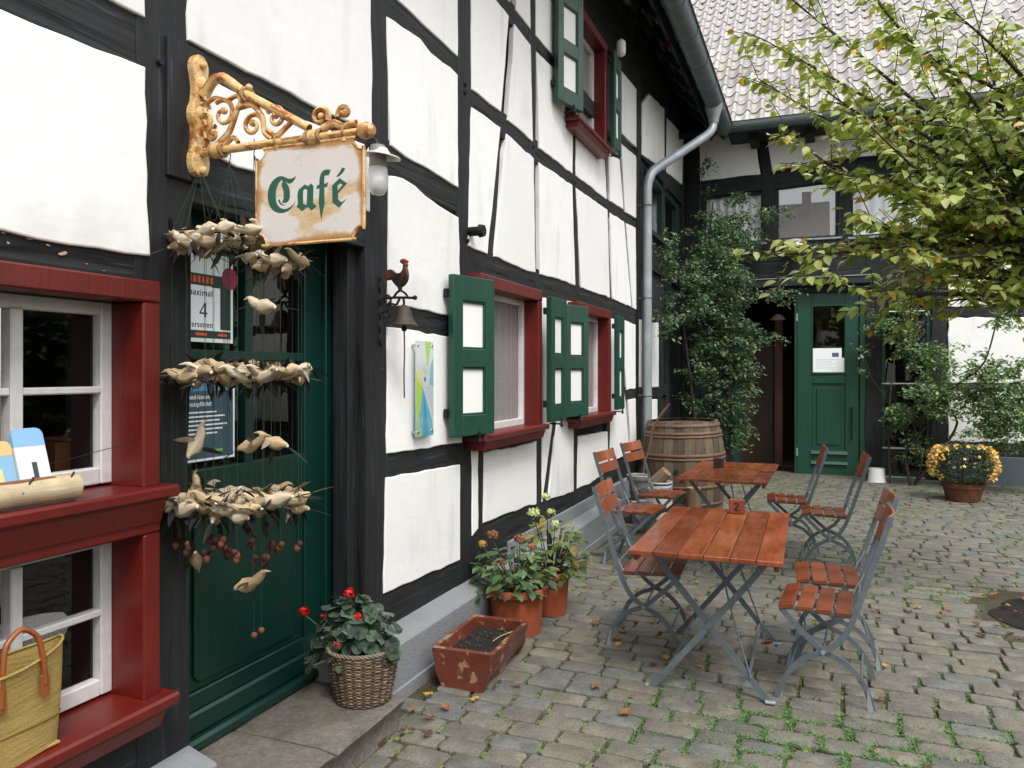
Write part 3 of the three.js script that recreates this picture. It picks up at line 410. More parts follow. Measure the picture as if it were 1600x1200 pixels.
// ---------- rear wing across the end of the yard (local z = 0 is its wall face) ----------
const wing = thing('rear_wing', 'low half-timbered rear wing with grey pantile roof and tall green door', 'building', [0, 0, -12.75]);
{
  const wp = (name, geo, mat, parent = wing, pos, rot) => mesh(name, geo, mat, parent, pos, rot);
  const sub = (name, label) => { const g = new THREE.Group(); g.name = name; if (label) g.userData.label = label; wing.add(g); return g; };
  // masonry core with openings for windows and doors
  const s = polyShape([[-2.5, -0.1], [7, -0.1], [7, 5.8], [-2.5, 5.8]]);
  for (const [a, b, c, d] of [[-1.75, -0.82, 3.64, 4.48], [-0.63, 0.27, 3.66, 4.55], [0.44, 1.53, 3.64, 4.5], [-1.18, 0.63, -0.05, 2.84], [0.86, 1.53, -0.05, 2.84]]) s.holes.push(new THREE.Path([[a, c], [a, d], [b, d], [b, c]].map(p => new THREE.Vector2(...p))));
  wp('wall_core', uvBox(extr(s, 0.26)).translate(0, 0, -0.3), M.core);
  wp('interior_wall', merge([bx(-2.2, 2.2, -0.1, 3.2, -3.4, -3.3), bx(-2.3, -2.2, -0.1, 3.2, -3.3, -0.3), bx(2.2, 2.3, -0.1, 3.2, -3.3, -0.3), bx(-2.2, 2.2, 3.1, 3.2, -3.3, -0.3), bx(-2.2, 2.2, -0.2, -0.03, -3.3, -0.3)]), M.inside);
  wp('interior_wall', merge([bx(-2.2, 2.2, 3.25, 5.0, -2.4, -2.3), bx(-2.3, -2.2, 3.25, 5.0, -2.3, -0.3), bx(2.2, 2.3, 3.25, 5.0, -2.3, -0.3), bx(-2.2, 2.2, 4.95, 5.05, -2.3, -0.3), bx(-2.2, 2.2, 3.22, 3.3, -2.3, -0.3)]), M.inside);
  const bar = (name, x0, y0, x1, y1, w, layer = 0) => { const L = Math.hypot(x1 - x0, y1 - y0), n = Math.max(3, Math.round(L / 0.35)), l = [], r = []; for (let i = 0; i <= n; i++) { l.push([-w / 2 + R(-0.012, 0.012), L * i / n]); r.push([w / 2 + R(-0.012, 0.012), L * i / n]); } wp(name, uvBox(extr(polyShape([...l, ...r.reverse()]), 0.07, 0.006), R(0, 2), R(0, 2)), M.timber, wing, [x0, y0, -0.06 + layer * 0.004], [0, 0, Math.atan2(y1 - y0, x1 - x0) - Math.PI / 2]); };
  bar('post', -1.9, 0, -1.9, 5.5, 0.26, 2); bar('post', -0.73, 3.4, -0.73, 4.7, 0.19, 2); bar('post', 0.355, 3.4, 0.355, 4.8, 0.17, 2); bar('post', 1.63, 0, 1.63, 5.5, 0.2, 2); bar('post', 0.765, 0, 0.765, 3.5, 0.22, 2); bar('post', -1.42, 0, -1.42, 3.5, 0.3, 2); bar('post', 4.2, 0, 4.2, 5.6, 0.22, 2);
  bar('beam', -2.0, 4.55, 2.0, 4.72, 0.24, 1); bar('beam', -2, 3.54, 1.7, 3.54, 0.22, 1); bar('beam', -2, 3.2, 1.7, 3.2, 0.5, 0); bar('beam', -2, 2.93, 1.7, 2.93, 0.18, 1);
  bar('beam', 1.6, 2.47, 6.9, 2.47, 0.16, 1); bar('beam', 1.6, 1.39, 6.9, 1.39, 0.11, 1); bar('beam', 1.6, 0.5, 6.9, 0.5, 0.2, 1); bar('beam', 1.6, 3.7, 6.9, 3.7, 0.18, 1);
  bar('brace', -0.86, 5.5, -0.76, 4.7, 0.145, 3); bar('brace', 1.0, 5.6, 0.9, 4.75, 0.14, 3);
  const cells = [[[-1.8, 4.71], [-0.86, 4.73], [-0.95, 5.5], [-1.8, 5.5]], [[-0.69, 4.77], [0.29, 4.87], [0.82, 4.86], [0.92, 5.5], [-0.78, 5.5]], [[0.98, 4.85], [1.52, 4.85], [1.52, 5.5], [1.08, 5.5]], [[1.74, 3.8], [4.08, 3.8], [4.08, 5.5], [1.74, 5.5]], [[1.74, 2.56], [4.08, 2.56], [4.08, 3.6], [1.74, 3.6]], [[1.74, 1.45], [4.08, 1.45], [4.08, 2.39], [1.74, 2.39]], [[1.74, 0.6], [4.08, 0.6], [4.08, 1.33], [1.74, 1.33]], [[4.32, 0.6], [6.8, 0.6], [6.8, 1.33], [4.32, 1.33]], [[4.32, 1.45], [6.8, 1.45], [6.8, 2.39], [4.32, 2.39]], [[4.32, 2.56], [6.8, 2.56], [6.8, 3.6], [4.32, 3.6]], [[4.32, 3.8], [6.8, 3.8], [6.8, 5.5], [4.32, 5.5]]];
  cells.forEach((pts, ci) => { const o = [], n = pts.length; for (let i = 0; i < n; i++) { const p = pts[i], q = pts[(i + 1) % n], L = Math.hypot(q[0] - p[0], q[1] - p[1]), k = Math.max(1, Math.round(L / 0.12)); for (let j = 0; j < k; j++) { const t = j / k, d = j ? 0.03 * (noise3(p[0] * 3 + t * L * 7, p[1] * 5, ci + 60) - 0.5) : 0; o.push([p[0] + (q[0] - p[0]) * t + d * (q[1] - p[1]) / L, p[1] + (q[1] - p[1]) * t - d * (q[0] - p[0]) / L]); } } wp('plaster_panel', extr(polyShape(o), 0.035, 0.011), M.plaster, wing, [0, 0, -0.018]); });
  wp('plinth', bx(1.72, 7, -0.05, 0.4, -0.2, 0.09), std(0x59636b, { map: rep(T.plaster, 0.7), roughness: 0.9 }), wing); wp('plinth', bx(0.87, 1.72, -0.05, 0.02, -0.2, 0.05), M.plinth, wing);
  // upper windows
  const fr = (p, x0, x1, y0, y1, m, mat = M.navy) => wp('frame', merge([bx(x0 - 0.02, x0 + 0.04, y0, y1, -0.12, -0.03), bx(x1 - 0.04, x1 + 0.02, y0, y1, -0.12, -0.03), bx(x0 + 0.04, x1 - 0.04, y0, y0 + 0.05, -0.12, -0.032), bx(x0 + 0.04, x1 - 0.04, y1 - 0.05, y1, -0.12, -0.032)]), mat, p);
  for (const [x0, x1, y0, y1, cur, lab] of [[-1.75, -0.82, 3.64, 4.48, 1, 'left window with pale curtain, half covered by the climber'], [-0.63, 0.27, 3.66, 4.56, 0, 'middle window mirroring the roof and sky opposite'], [0.44, 1.53, 3.64, 4.5, 1, 'right window with pale pleated curtain behind the tree']]) {
    const w = sub('window', lab); fr(w, x0, x1, y0, y1); wp('pane', new THREE.PlaneGeometry(x1 - x0 - 0.08, y1 - y0 - 0.1).translate((x0 + x1) / 2, (y0 + y1) / 2, -0.07), cur ? M.glass : phys(0xffffff, { roughness: 0.01, transmission: 1, thickness: 0, ior: 2.3, metalness: 0.3 }), w); wp('sill', bx(x0 - 0.05, x1 + 0.05, y0 - 0.02, y0 + 0.012, -0.05, 0.045), M.zinc, w);
    if (cur) { const g = new THREE.PlaneGeometry(x1 - x0, y1 - y0, 110, 2).translate((x0 + x1) / 2, (y0 + y1) / 2, -0.125), p = g.attributes.position; for (let i = 0; i < p.count; i++) p.setZ(i, p.getZ(i) + 0.022 * Math.sin(p.getX(i) * 44 + 2 * Math.sin(p.getX(i) * 5))); g.computeVertexNormals(); wp('curtain', g, phys(0xf6f8f9, { roughness: 1, transmission: 0.1, thickness: 0, side: THREE.DoubleSide }), w); }
  }
  // lintel board over the doors
  wp('door_canopy', bx(-1.25, 0.72, 2.94, 3.05, -0.04, 0.14), M.navy);
  wp('door_canopy_trim', bx(-1.27, 0.74, 3.05, 3.065, -0.04, 0.155), M.zinc);
  // closed green leaf
  const d = sub('yard_door', 'tall dark green door leaf with a window and paper notices');
  const o0 = -0.11, o1 = -0.05;
  wp('stile', bx(-0.32, -0.1, 0.01, 2.84, o0, o1), M.green, d); wp('stile', bx(0.37, 0.56, 0.01, 2.84, o0, o1), M.green, d);
  for (const [y0, y1] of [[2.64, 2.84], [1.43, 1.58], [0.01, 0.17], [0.24, 0.33], [0.38, 0.42]]) wp('rail', bx(-0.1, 0.37, y0, y1, o0, o1 - 0.002), M.green, d);
  wp('rail', bx(-0.1, 0.37, 0.17, 0.42, o0, o1 - 0.012), M.green, d); wp('door_panel', bx(-0.1, 0.37, 0.42, 1.43, o0, o1 - 0.03), M.green, d); wp('raised_field', bx(-0.04, 0.31, 0.48, 1.37, o0 + 0.02, o1 - 0.014, 0.012), M.green, d);
  for (const y of [0.345, 0.19]) wp('weather_moulding', uvBox(flat(extr(polyShape([[0, 0], [0.05, 0], [0.01, 0.045], [0, 0.045]]), 0.52).rotateY(-Math.PI / 2).translate(0.4, y, o1 - 0.004))), M.green, d);
  wp('window_bead', merge([bx(-0.115, 0.385, 2.62, 2.65, o1 - 0.01, o1 + 0.014), bx(-0.115, 0.385, 1.575, 1.6, o1 - 0.01, o1 + 0.018), bx(-0.115, -0.09, 1.6, 2.62, o1 - 0.01, o1 + 0.012), bx(0.36, 0.385, 1.6, 2.62, o1 - 0.01, o1 + 0.012)]), M.green, d);
  wp('pane', new THREE.PlaneGeometry(0.46, 1.04).translate(0.135, 2.11, -0.08), M.glass, d);
  wp('pull_handle', merge([tube([[0.46, 0.6, -0.045], [0.46, 0.62, -0.01], [0.46, 0.85, -0.008], [0.46, 1.05, -0.01], [0.46, 1.07, -0.045]], 0.011, 24, 7)]), M.iron, d);
  wp('hinge', merge([bx(-0.335, -0.31, 0.3, 0.42, -0.1, -0.04), bx(-0.335, -0.31, 2.4, 2.52, -0.1, -0.04)]), M.zinc, d);
  const fg = sub('door_frame'); wp('jamb', bx(-1.29, -1.19, 0, 2.84, -0.2, 0.02), M.green, fg); wp('jamb', bx(0.57, 0.66, 0, 2.84, -0.2, -0.01), M.green, fg); wp('jamb', bx(-0.36, -0.325, 0, 2.84, -0.16, -0.045), M.green, fg); wp('head', bx(-1.19, 0.57, 2.84, 2.92, -0.2, -0.012), M.green, fg);
  wp('threshold', bx(-1.3, 0.66, -0.03, 0.02, -0.3, 0.06), M.step);
  // brown inner door standing in the dark passage
  const id = sub('inner_door', 'dark brown wooden door inside the open passage'); const brown = std(0x49301f, { map: rep(T.grain, 1.5), roughness: 0.5 });
  wp('leaf', bx(-1.3, -0.72, 0.02, 2.3, -1.02, -0.97), brown, id); wp('door_panel', bx(-1.05, -0.9, 1.2, 2.1, -0.97, -0.955), brown, id); wp('post', bx(-0.7, -0.57, 0.02, 2.5, -1.05, -0.9), std(0x6a3e24, { map: rep(T.grain, 1.5), roughness: 0.45 }), id);
  // glazed side light beyond the dark post
  const sl = sub('side_light', 'dark glazed side panel with thin white bars behind the rose bush'); wp('frame', merge([bx(0.86, 0.92, 0.02, 2.84, -0.14, -0.04), bx(1.47, 1.53, 0.02, 2.84, -0.14, -0.04), bx(0.92, 1.47, 2.76, 2.84, -0.14, -0.042), bx(0.92, 1.47, 0.02, 0.08, -0.14, -0.042)]), M.green, sl); wp('pane', new THREE.PlaneGeometry(0.56, 2.7).translate(1.195, 1.42, -0.1), M.glass, sl);
  for (const y of [0.03, 0.46, 1.425, 2.5]) wp('white_bar', bx(0.87, 1.44, y, y + 0.018, -0.09, 0.01), M.white, sl);
  // roof: pantiles laid over boarding, gutter along the eave
  const roof = sub('roof', 'pale grey pantile roof'); const P = 45 * Math.PI / 180, ey = 5.36, ez = 0.72; // eave line
  wp('roof_boarding', uvBox(flat(extr(polyShape([[ez - 0.02, ey - 0.14], [ez - 0.02, ey - 0.05], [-5, ey + 5.67], [-5, ey + 5.55]]), 9.6).rotateY(-Math.PI / 2).translate(7.2, 0, 0))), M.navy, roof);
  wp('soffit', bx(-1.3, 7, 5.24, 5.28, -0.05, 0.6), M.navy, roof);
  for (let i = 0; i < 10; i++) wp('rafter_end', bx(-1.0 + i * 0.8, -0.86 + i * 0.8, 5.14, 5.26, 0, 0.52), M.timber, roof);
  const tileGeo = (() => { const n = 9, up = [], dn = []; for (let i = 0; i <= n; i++) { const t = i / n, y = t < 0.62 ? 0.012 - 0.026 * Math.sin(Math.PI * t / 0.62) : 0.012 + 0.044 * Math.sin(Math.PI * (t - 0.62) / 0.38); up.push([t * 0.232 - 0.116, y + 0.012]); dn.push([t * 0.232 - 0.116, y]); } const g = extr(polyShape([...up, ...dn.reverse()]), 0.4); return uvBox(toCreasedNormals(g, 0.7)); })();
  const tt = [0xc0bcc0, 0xb8b4b8, 0xccc8cb, 0xa8a4a6, 0xd4d2d2, 0xbdb9b3].map(c => std(c, { map: rep(T.stone, 2), bumpMap: rep(T.stoneB, 2), bumpScale: 0.003, roughness: 0.5 }));
  const spots = []; for (let r = 0; r < 19; r++) for (let c = 0; c < 33; c++) { const x = -2.75 + c * 0.207, sl2 = r * 0.325, z = ez - 0.04 - sl2 * Math.cos(P), y = ey + sl2 * Math.sin(P); if (x < -1.3 - (ez - z) * 1.02) continue; spots.push({ x: x + R(-0.004, 0.004), y: y + R(-0.003, 0.003), z, k: inView(x, y, z - 12.75) }); }
  spots.sort((a, b) => b.k - a.k); const far = [];
  // tile length runs up the slope
  spots.forEach((q, i) => { const e = new THREE.Euler(P - 0.05 + R(-0.008, 0.008), 0, R(-0.015, 0.015)); const base = tileGeo; if (i < 300) { const m = wp('tile', base, tt[Math.floor(rnd() * 6)], roof, [q.x, q.y, q.z]); m.rotation.copy(e); m.translateZ(-0.38); } else { const o = new THREE.Object3D(); o.position.set(q.x, q.y, q.z); o.rotation.copy(e); o.translateZ(-0.38); o.updateMatrix(); far.push(base.clone().applyMatrix4(o.matrix)); } });
  stuff(wp('tiles', mergeGeometries(far), tt[0], roof));
  const gut = L => { const o = []; for (let i = 0; i <= 12; i++) { const t = Math.PI * i / 12; o.push([-0.1 * Math.cos(t), -0.11 * Math.sin(t)]); } const q = o.slice().reverse().map(([x, y]) => [x * 0.95, y * 0.95 + 0.002]); return uvBox(toCreasedNormals(extr(polyShape([...o, [0.115, 0.01], [0.105, 0.014], ...q]), L), 0.5)); };
  wp('gutter', gut(8.3).rotateY(-Math.PI / 2).translate(7, 5.32, 0.84), M.zincOld);
}

// ---------- ironwork, signs and things hung on the house ----------
const cream = std(0xdfc79c, { map: rep(tex(512, 512, (u, v) => { const c = fbm(u, v, 6, 6, 5, 71), f = fbm(u, v, 20, 20, 4, 72), r = Math.max(0, Math.min(1, (c - 0.44) * 5)), w = Math.max(0, Math.min(1, (f - 0.5) * 6)); return mix(mix([0.98, 0.88, 0.72], [0.74, 0.52, 0.31], r), [1, 1, 1], w * 0.85); }), 3), bumpMap: rep(T.fineB, 3), bumpScale: 0.003, roughness: 0.6 });
{ // cast bracket: stands out square from the post, local x = out from the wall
  const b = thing('sign_bracket', 'ornate cream and rust iron bracket with scrolls above the entrance', 'bracket', [-2.03, 0, -2.075]);
  const t3 = (pts, r, n = 24, rad = 8) => tube(pts.map(p => [p[0], p[1], p[2] || 0]), r, n, rad);
  mesh('wall_board', bx(-0.02, 0.012, 2.26, 2.73, -0.05, 0.12), M.timber, b);
  mesh('wall_plate', merge([uvBox(extr((() => { const s = new THREE.Shape(); s.moveTo(-0.03, 2.29); s.quadraticCurveTo(-0.048, 2.32, -0.036, 2.36); s.quadraticCurveTo(-0.02, 2.4, -0.028, 2.45); s.quadraticCurveTo(-0.055, 2.49, -0.03, 2.53); s.quadraticCurveTo(-0.018, 2.58, -0.032, 2.63); s.quadraticCurveTo(-0.045, 2.67, -0.02, 2.695); s.quadraticCurveTo(0, 2.71, 0.02, 2.695); s.quadraticCurveTo(0.045, 2.67, 0.032, 2.63); s.quadraticCurveTo(0.018, 2.58, 0.03, 2.53); s.quadraticCurveTo(0.055, 2.49, 0.028, 2.45); s.quadraticCurveTo(0.02, 2.4, 0.036, 2.36); s.quadraticCurveTo(0.048, 2.32, 0.03, 2.29); s.quadraticCurveTo(0, 2.27, -0.03, 2.29); return s; })(), 0.022, 0.007, 6)).rotateY(Math.PI / 2 - 0.0).translate(0.012, 0, 0.0), uvBox(new THREE.SphereGeometry(0.026, 12, 8).scale(0.7, 1, 1).translate(0.035, 2.5, 0)), uvBox(new THREE.TorusGeometry(0.03, 0.009, 6, 14).translate(0.05, 2.47, 0)), uvBox(cyl(0.012, 0.03, 0.06, 10).translate(0.04, 2.35, 0)), uvBox(new THREE.SphereGeometry(0.016, 10, 8).translate(0.045, 2.3, 0)), uvBox(new THREE.SphereGeometry(0.014, 10, 8).translate(0.045, 2.665, 0)), ...[0, 1, 2, 3, 4, 5, 6, 7].map(i => uvBox(new THREE.TorusGeometry(0.024 - 0.001 * i, 0.006, 6, 12, 3.6).rotateY(0.6 * (i % 2 ? 1 : -1)).translate(0.05, 2.405 + i * 0.022, 0))), uvBox(new THREE.SphereGeometry(0.03, 12, 8).scale(0.8, 1.1, 0.9).translate(0.03, 2.6, 0))]), cream, b);
  mesh('rod', merge([t3([[0.03, 2.362], [0.3, 2.362], [0.5, 2.361], [0.69, 2.36]], 0.0145), ...[0.1, 0.5].map(x => uvBox(cyl(0.026, 0.026, 0.028, 14).rotateZ(-Math.PI / 2).translate(x, 2.362, 0))), ...[0.09, 0.135, 0.485, 0.535].map(x => new THREE.TorusGeometry(0.021, 0.006, 6, 14).rotateY(Math.PI / 2).translate(x, 2.362, 0)), uvBox(new THREE.SphereGeometry(0.027, 14, 10).scale(1.25, 1, 1).translate(0.705, 2.362, 0))]), cream, b);
  mesh('stay', merge([t3([[0.05, 2.555], [0.085, 2.6], [0.125, 2.613], [0.165, 2.59], [0.24, 2.535], [0.36, 2.468], [0.49, 2.395]], t => 0.018 - 0.004 * t, 30), new THREE.TorusGeometry(0.022, 0.007, 6, 14).rotateY(1.1).translate(0.238, 2.537, 0), uvBox(new THREE.SphereGeometry(0.012, 8, 6).translate(0.245, 2.562, 0))]), cream, b);
  const scroll = (cx, cy, r, turns, a0, dir) => { const p = []; for (let i = 0; i <= 26; i++) { const t = i / 26, a = a0 + dir * t * turns * 6.283, q = r * (1 - 0.78 * t); p.push([cx + q * Math.cos(a), cy + q * Math.sin(a)]); } return merge([t3(p, t => 0.0095 - 0.003 * t, 40, 7), uvBox(new THREE.SphereGeometry(0.013, 10, 8).translate(...p[26], 0))]); };
  for (const a of [[0.135, 2.485, 0.052, 1.15, 2.2, -1], [0.262, 2.43, 0.042, 1.2, 0.4, 1], [0.355, 2.445, 0.04, 1.15, 2.6, -1], [0.09, 2.42, 0.028, 1.0, 1.2, 1], [0.53, 2.425, 0.036, 1.1, -0.4, 1], [0.625, 2.428, 0.026, 1.0, 3.6, -1]]) mesh('scroll', scroll(...a), cream, b);
  mesh('tendril', merge([t3([[0.06, 2.53], [0.1, 2.545], [0.15, 2.53], [0.2, 2.54], [0.215, 2.5]], 0.008), t3([[0.1, 2.375], [0.16, 2.42], [0.2, 2.5], [0.225, 2.53]], t => 0.012 - 0.004 * t), t3([[0.2, 2.5], [0.26, 2.5], [0.3, 2.455], [0.31, 2.4], [0.34, 2.375]], t => 0.012 - 0.004 * t), t3([[0.32, 2.41], [0.36, 2.385], [0.4, 2.41], [0.43, 2.43]], 0.009), t3([[0.14, 2.375], [0.18, 2.4], [0.2, 2.38]], 0.008), t3([[0.54, 2.385], [0.585, 2.4], [0.62, 2.385], [0.67, 2.392]], t => 0.014 - 0.004 * t)]), cream, b);
  for (const [x, y] of [[0.028, 2.672], [0.028, 2.305]]) mesh('bolt', uvBox(new THREE.SphereGeometry(0.009, 8, 6)), M.steel, b, [x + 0.006, y, 0.0]);
}
{ // hanging board with hollowed corners, lettering painted in green blackletter
  const cv = document.createElement('canvas'); cv.width = 1024; cv.height = 900; const c = cv.getContext('2d');
  const img = c.createImageData(1024, 900); for (let y = 0; y < 900; y++) for (let x = 0; x < 1024; x++) { const u = x / 1024, v = y / 900, f = fbm(u, v, 4, 6, 5, 81), g = fbm(u, v, 9, 26, 4, 82), e = Math.min(u, 1 - u, v * 0.9, (1 - v) * 0.9), rim = Math.max(0, 1 - e / (0.035 + 0.11 * Math.max(0, f - 0.3))), st = Math.max(0, Math.min(1, (f - 0.53) * 7)) * (0.35 + 0.65 * g), sp = fbm(u, v, 60, 60, 2, 83) > 0.78 ? 0.35 : 0; let p = mix([0.86, 0.83, 0.81], [0.79, 0.64, 0.42], Math.min(1, st)); p = mix(p, [0.64, 0.43, 0.2], Math.min(1, rim * 1.1)); p = mix(p, [0.45, 0.28, 0.14], sp * (st + rim)); const k = (y * 1024 + x) * 4; for (let q = 0; q < 3; q++) img.data[k + q] = 255 * p[q]; img.data[k + 3] = 255; }
  c.putImageData(img, 0, 0);
  const sx = x => (x - 615) / 620 * 1024, sy = y => (y - 545) / 565 * 900; c.fillStyle = '#1d5a49';
  const path = d => { c.beginPath(); for (const q of d) { const n = q.slice(1); for (let i = 0; i < n.length; i += 2) { n[i] = sx(n[i]); n[i + 1] = sy(n[i + 1]); } if (q[0] === 'M') c.moveTo(...n); else if (q[0] === 'L') c.lineTo(...n); else if (q[0] === 'C') c.bezierCurveTo(...n); else c.closePath(); } c.fill('evenodd'); };
  path([['M', 752, 716], ['C', 700, 730, 682, 785, 685, 832], ['C', 690, 893, 722, 928, 772, 930], ['C', 812, 928, 842, 902, 852, 866], ['C', 834, 896, 808, 912, 780, 906], ['C', 746, 898, 732, 862, 734, 820], ['C', 736, 780, 748, 752, 770, 738], ['Z']]);
  path([['M', 752, 716], ['C', 775, 712, 792, 726, 806, 734], ['C', 822, 740, 840, 734, 854, 724], ['C', 850, 746, 836, 762, 818, 764], ['C', 802, 764, 790, 748, 772, 742], ['Z']]);
  path([['M', 776, 742], ['C', 812, 762, 822, 800, 818, 846], ['C', 812, 872, 792, 878, 770, 868], ['C', 786, 850, 784, 800, 768, 770], ['Z']]);
  path([['M', 748, 850], ['C', 752, 880, 772, 892, 796, 886], ['C', 776, 884, 762, 872, 758, 848], ['Z']]);
  path([['M', 868, 806], ['L', 906, 778], ['L', 926, 790], ['L', 942, 776], ['L', 956, 792], ['L', 954, 890], ['L', 976, 910], ['L', 944, 930], ['L', 922, 908], ['L', 890, 930], ['L', 858, 902], ['L', 866, 880], ['L', 862, 838], ['Z'], ['M', 896, 812], ['L', 896, 888], ['L', 916, 898], ['L', 920, 812], ['L', 908, 804], ['Z']]);
  path([['M', 976, 792], ['L', 990, 788], ['C', 988, 740, 1000, 706, 1030, 708], ['C', 1042, 708, 1050, 714, 1056, 708], ['L', 1044, 742], ['C', 1030, 744, 1020, 732, 1018, 756], ['L', 1018, 788], ['L', 1040, 780], ['L', 1034, 806], ['L', 1018, 808], ['L', 1020, 900], ['L', 1000, 992], ['L', 986, 892], ['L', 990, 810], ['L', 972, 812], ['Z']]);
  path([['M', 1062, 802], ['L', 1104, 764], ['L', 1146, 798], ['L', 1096, 850], ['L', 1096, 884], ['L', 1114, 900], ['L', 1146, 882], ['L', 1102, 930], ['L', 1064, 898], ['Z'], ['M', 1092, 806], ['L', 1108, 794], ['L', 1120, 804], ['L', 1094, 834], ['Z']]);
  path([['M', 1086, 752], ['C', 1100, 740, 1112, 722, 1116, 706], ['L', 1136, 714], ['C', 1126, 736, 1110, 750, 1092, 758], ['Z']]);
  const ct = new THREE.CanvasTexture(cv); ct.colorSpace = THREE.SRGBColorSpace;
  const W = 0.418, H = 0.322, x0 = -1.748, y0 = 2.022, r = 0.042; const s = new THREE.Shape(); s.moveTo(r, 0); s.lineTo(W - r, 0); s.absarc(W, 0, r, Math.PI, Math.PI / 2, true); s.lineTo(W, H - r); s.absarc(W, H, r, 1.5 * Math.PI, Math.PI, true); s.lineTo(r, H); s.absarc(0, H, r, 0, -Math.PI / 2, true); s.lineTo(0, r); s.absarc(0, 0, r, Math.PI / 2, 0, true);
  const g = extr(s, 0.012, 0.003, 8), uv = g.attributes.uv, p = g.attributes.position; for (let i = 0; i < uv.count; i++) uv.setXY(i, p.getX(i) / W, p.getY(i) / H);
  const sb = thing('hanging_sign', 'weathered rusty cream sign board reading Café in green blackletter', 'sign', [x0, y0, -2.082]);
  mesh('board', g, std(0xffffff, { map: ct, roughness: 0.42, bumpMap: rep(T.fineB, 4), bumpScale: 0.0012 }), sb);
  { const rp = s.getPoints(8).map(q => [q.x, q.y, 0.012]); mesh('raised_rim', tube(rp, 0.0055, 120, 6, true), cream, sb); }
  for (const x of [0.08, 0.345]) mesh('hanger', merge([uvBox(cyl(0.012, 0.012, 0.03, 10).translate(x, H - 0.008, 0.006)), new THREE.TorusGeometry(0.018, 0.004, 6, 14).rotateY(Math.PI / 2).translate(x, H + 0.022, 0.006)]), cream, sb);
}
{ // wall lamp half hidden behind the sign
  const l = thing('wall_lamp', 'white enamel wall lamp with round glass behind the hanging sign', 'lamp', [-1.915, 2.5, -3.1]);
  const en = std(0xc9c6bf, { roughness: 0.35, side: THREE.DoubleSide });
  mesh('shade', lathe([[0.024, 0.15], [0.03, 0.14], [0.045, 0.125], [0.088, 0.114], [0.093, 0.108], [0.088, 0.107], [0.044, 0.115], [0.024, 0.13]], 32), en, l, [0, 0, 0], [0, 0, -0.16]);
  mesh('neck', lathe([[0, 0.16], [0.034, 0.16], [0.04, 0.1], [0.042, 0.06], [0.036, 0.05], [0, 0.05]], 22), std(0x7d776f, { roughness: 0.5 }), l);
  mesh('glass_dome', lathe([[0.036, 0.07], [0.046, 0.045], [0.048, 0.0], [0.044, -0.04], [0.03, -0.066], [0.0, -0.075]], 24), phys(0xf4f4f2, { roughness: 0.12, transmission: 0.55, thickness: 0, side: THREE.DoubleSide }), l);
  mesh('bulb', new THREE.SphereGeometry(0.026, 14, 10), std(0xe8e6e0, { roughness: 0.4 }), l, [0, 0.0, 0]);
  mesh('arm', tube([[0, 0.15, 0], [-0.02, 0.19, -0.01], [-0.07, 0.19, -0.03], [-0.15, 0.14, -0.08]], 0.012, 16, 8), M.iron, l);
}
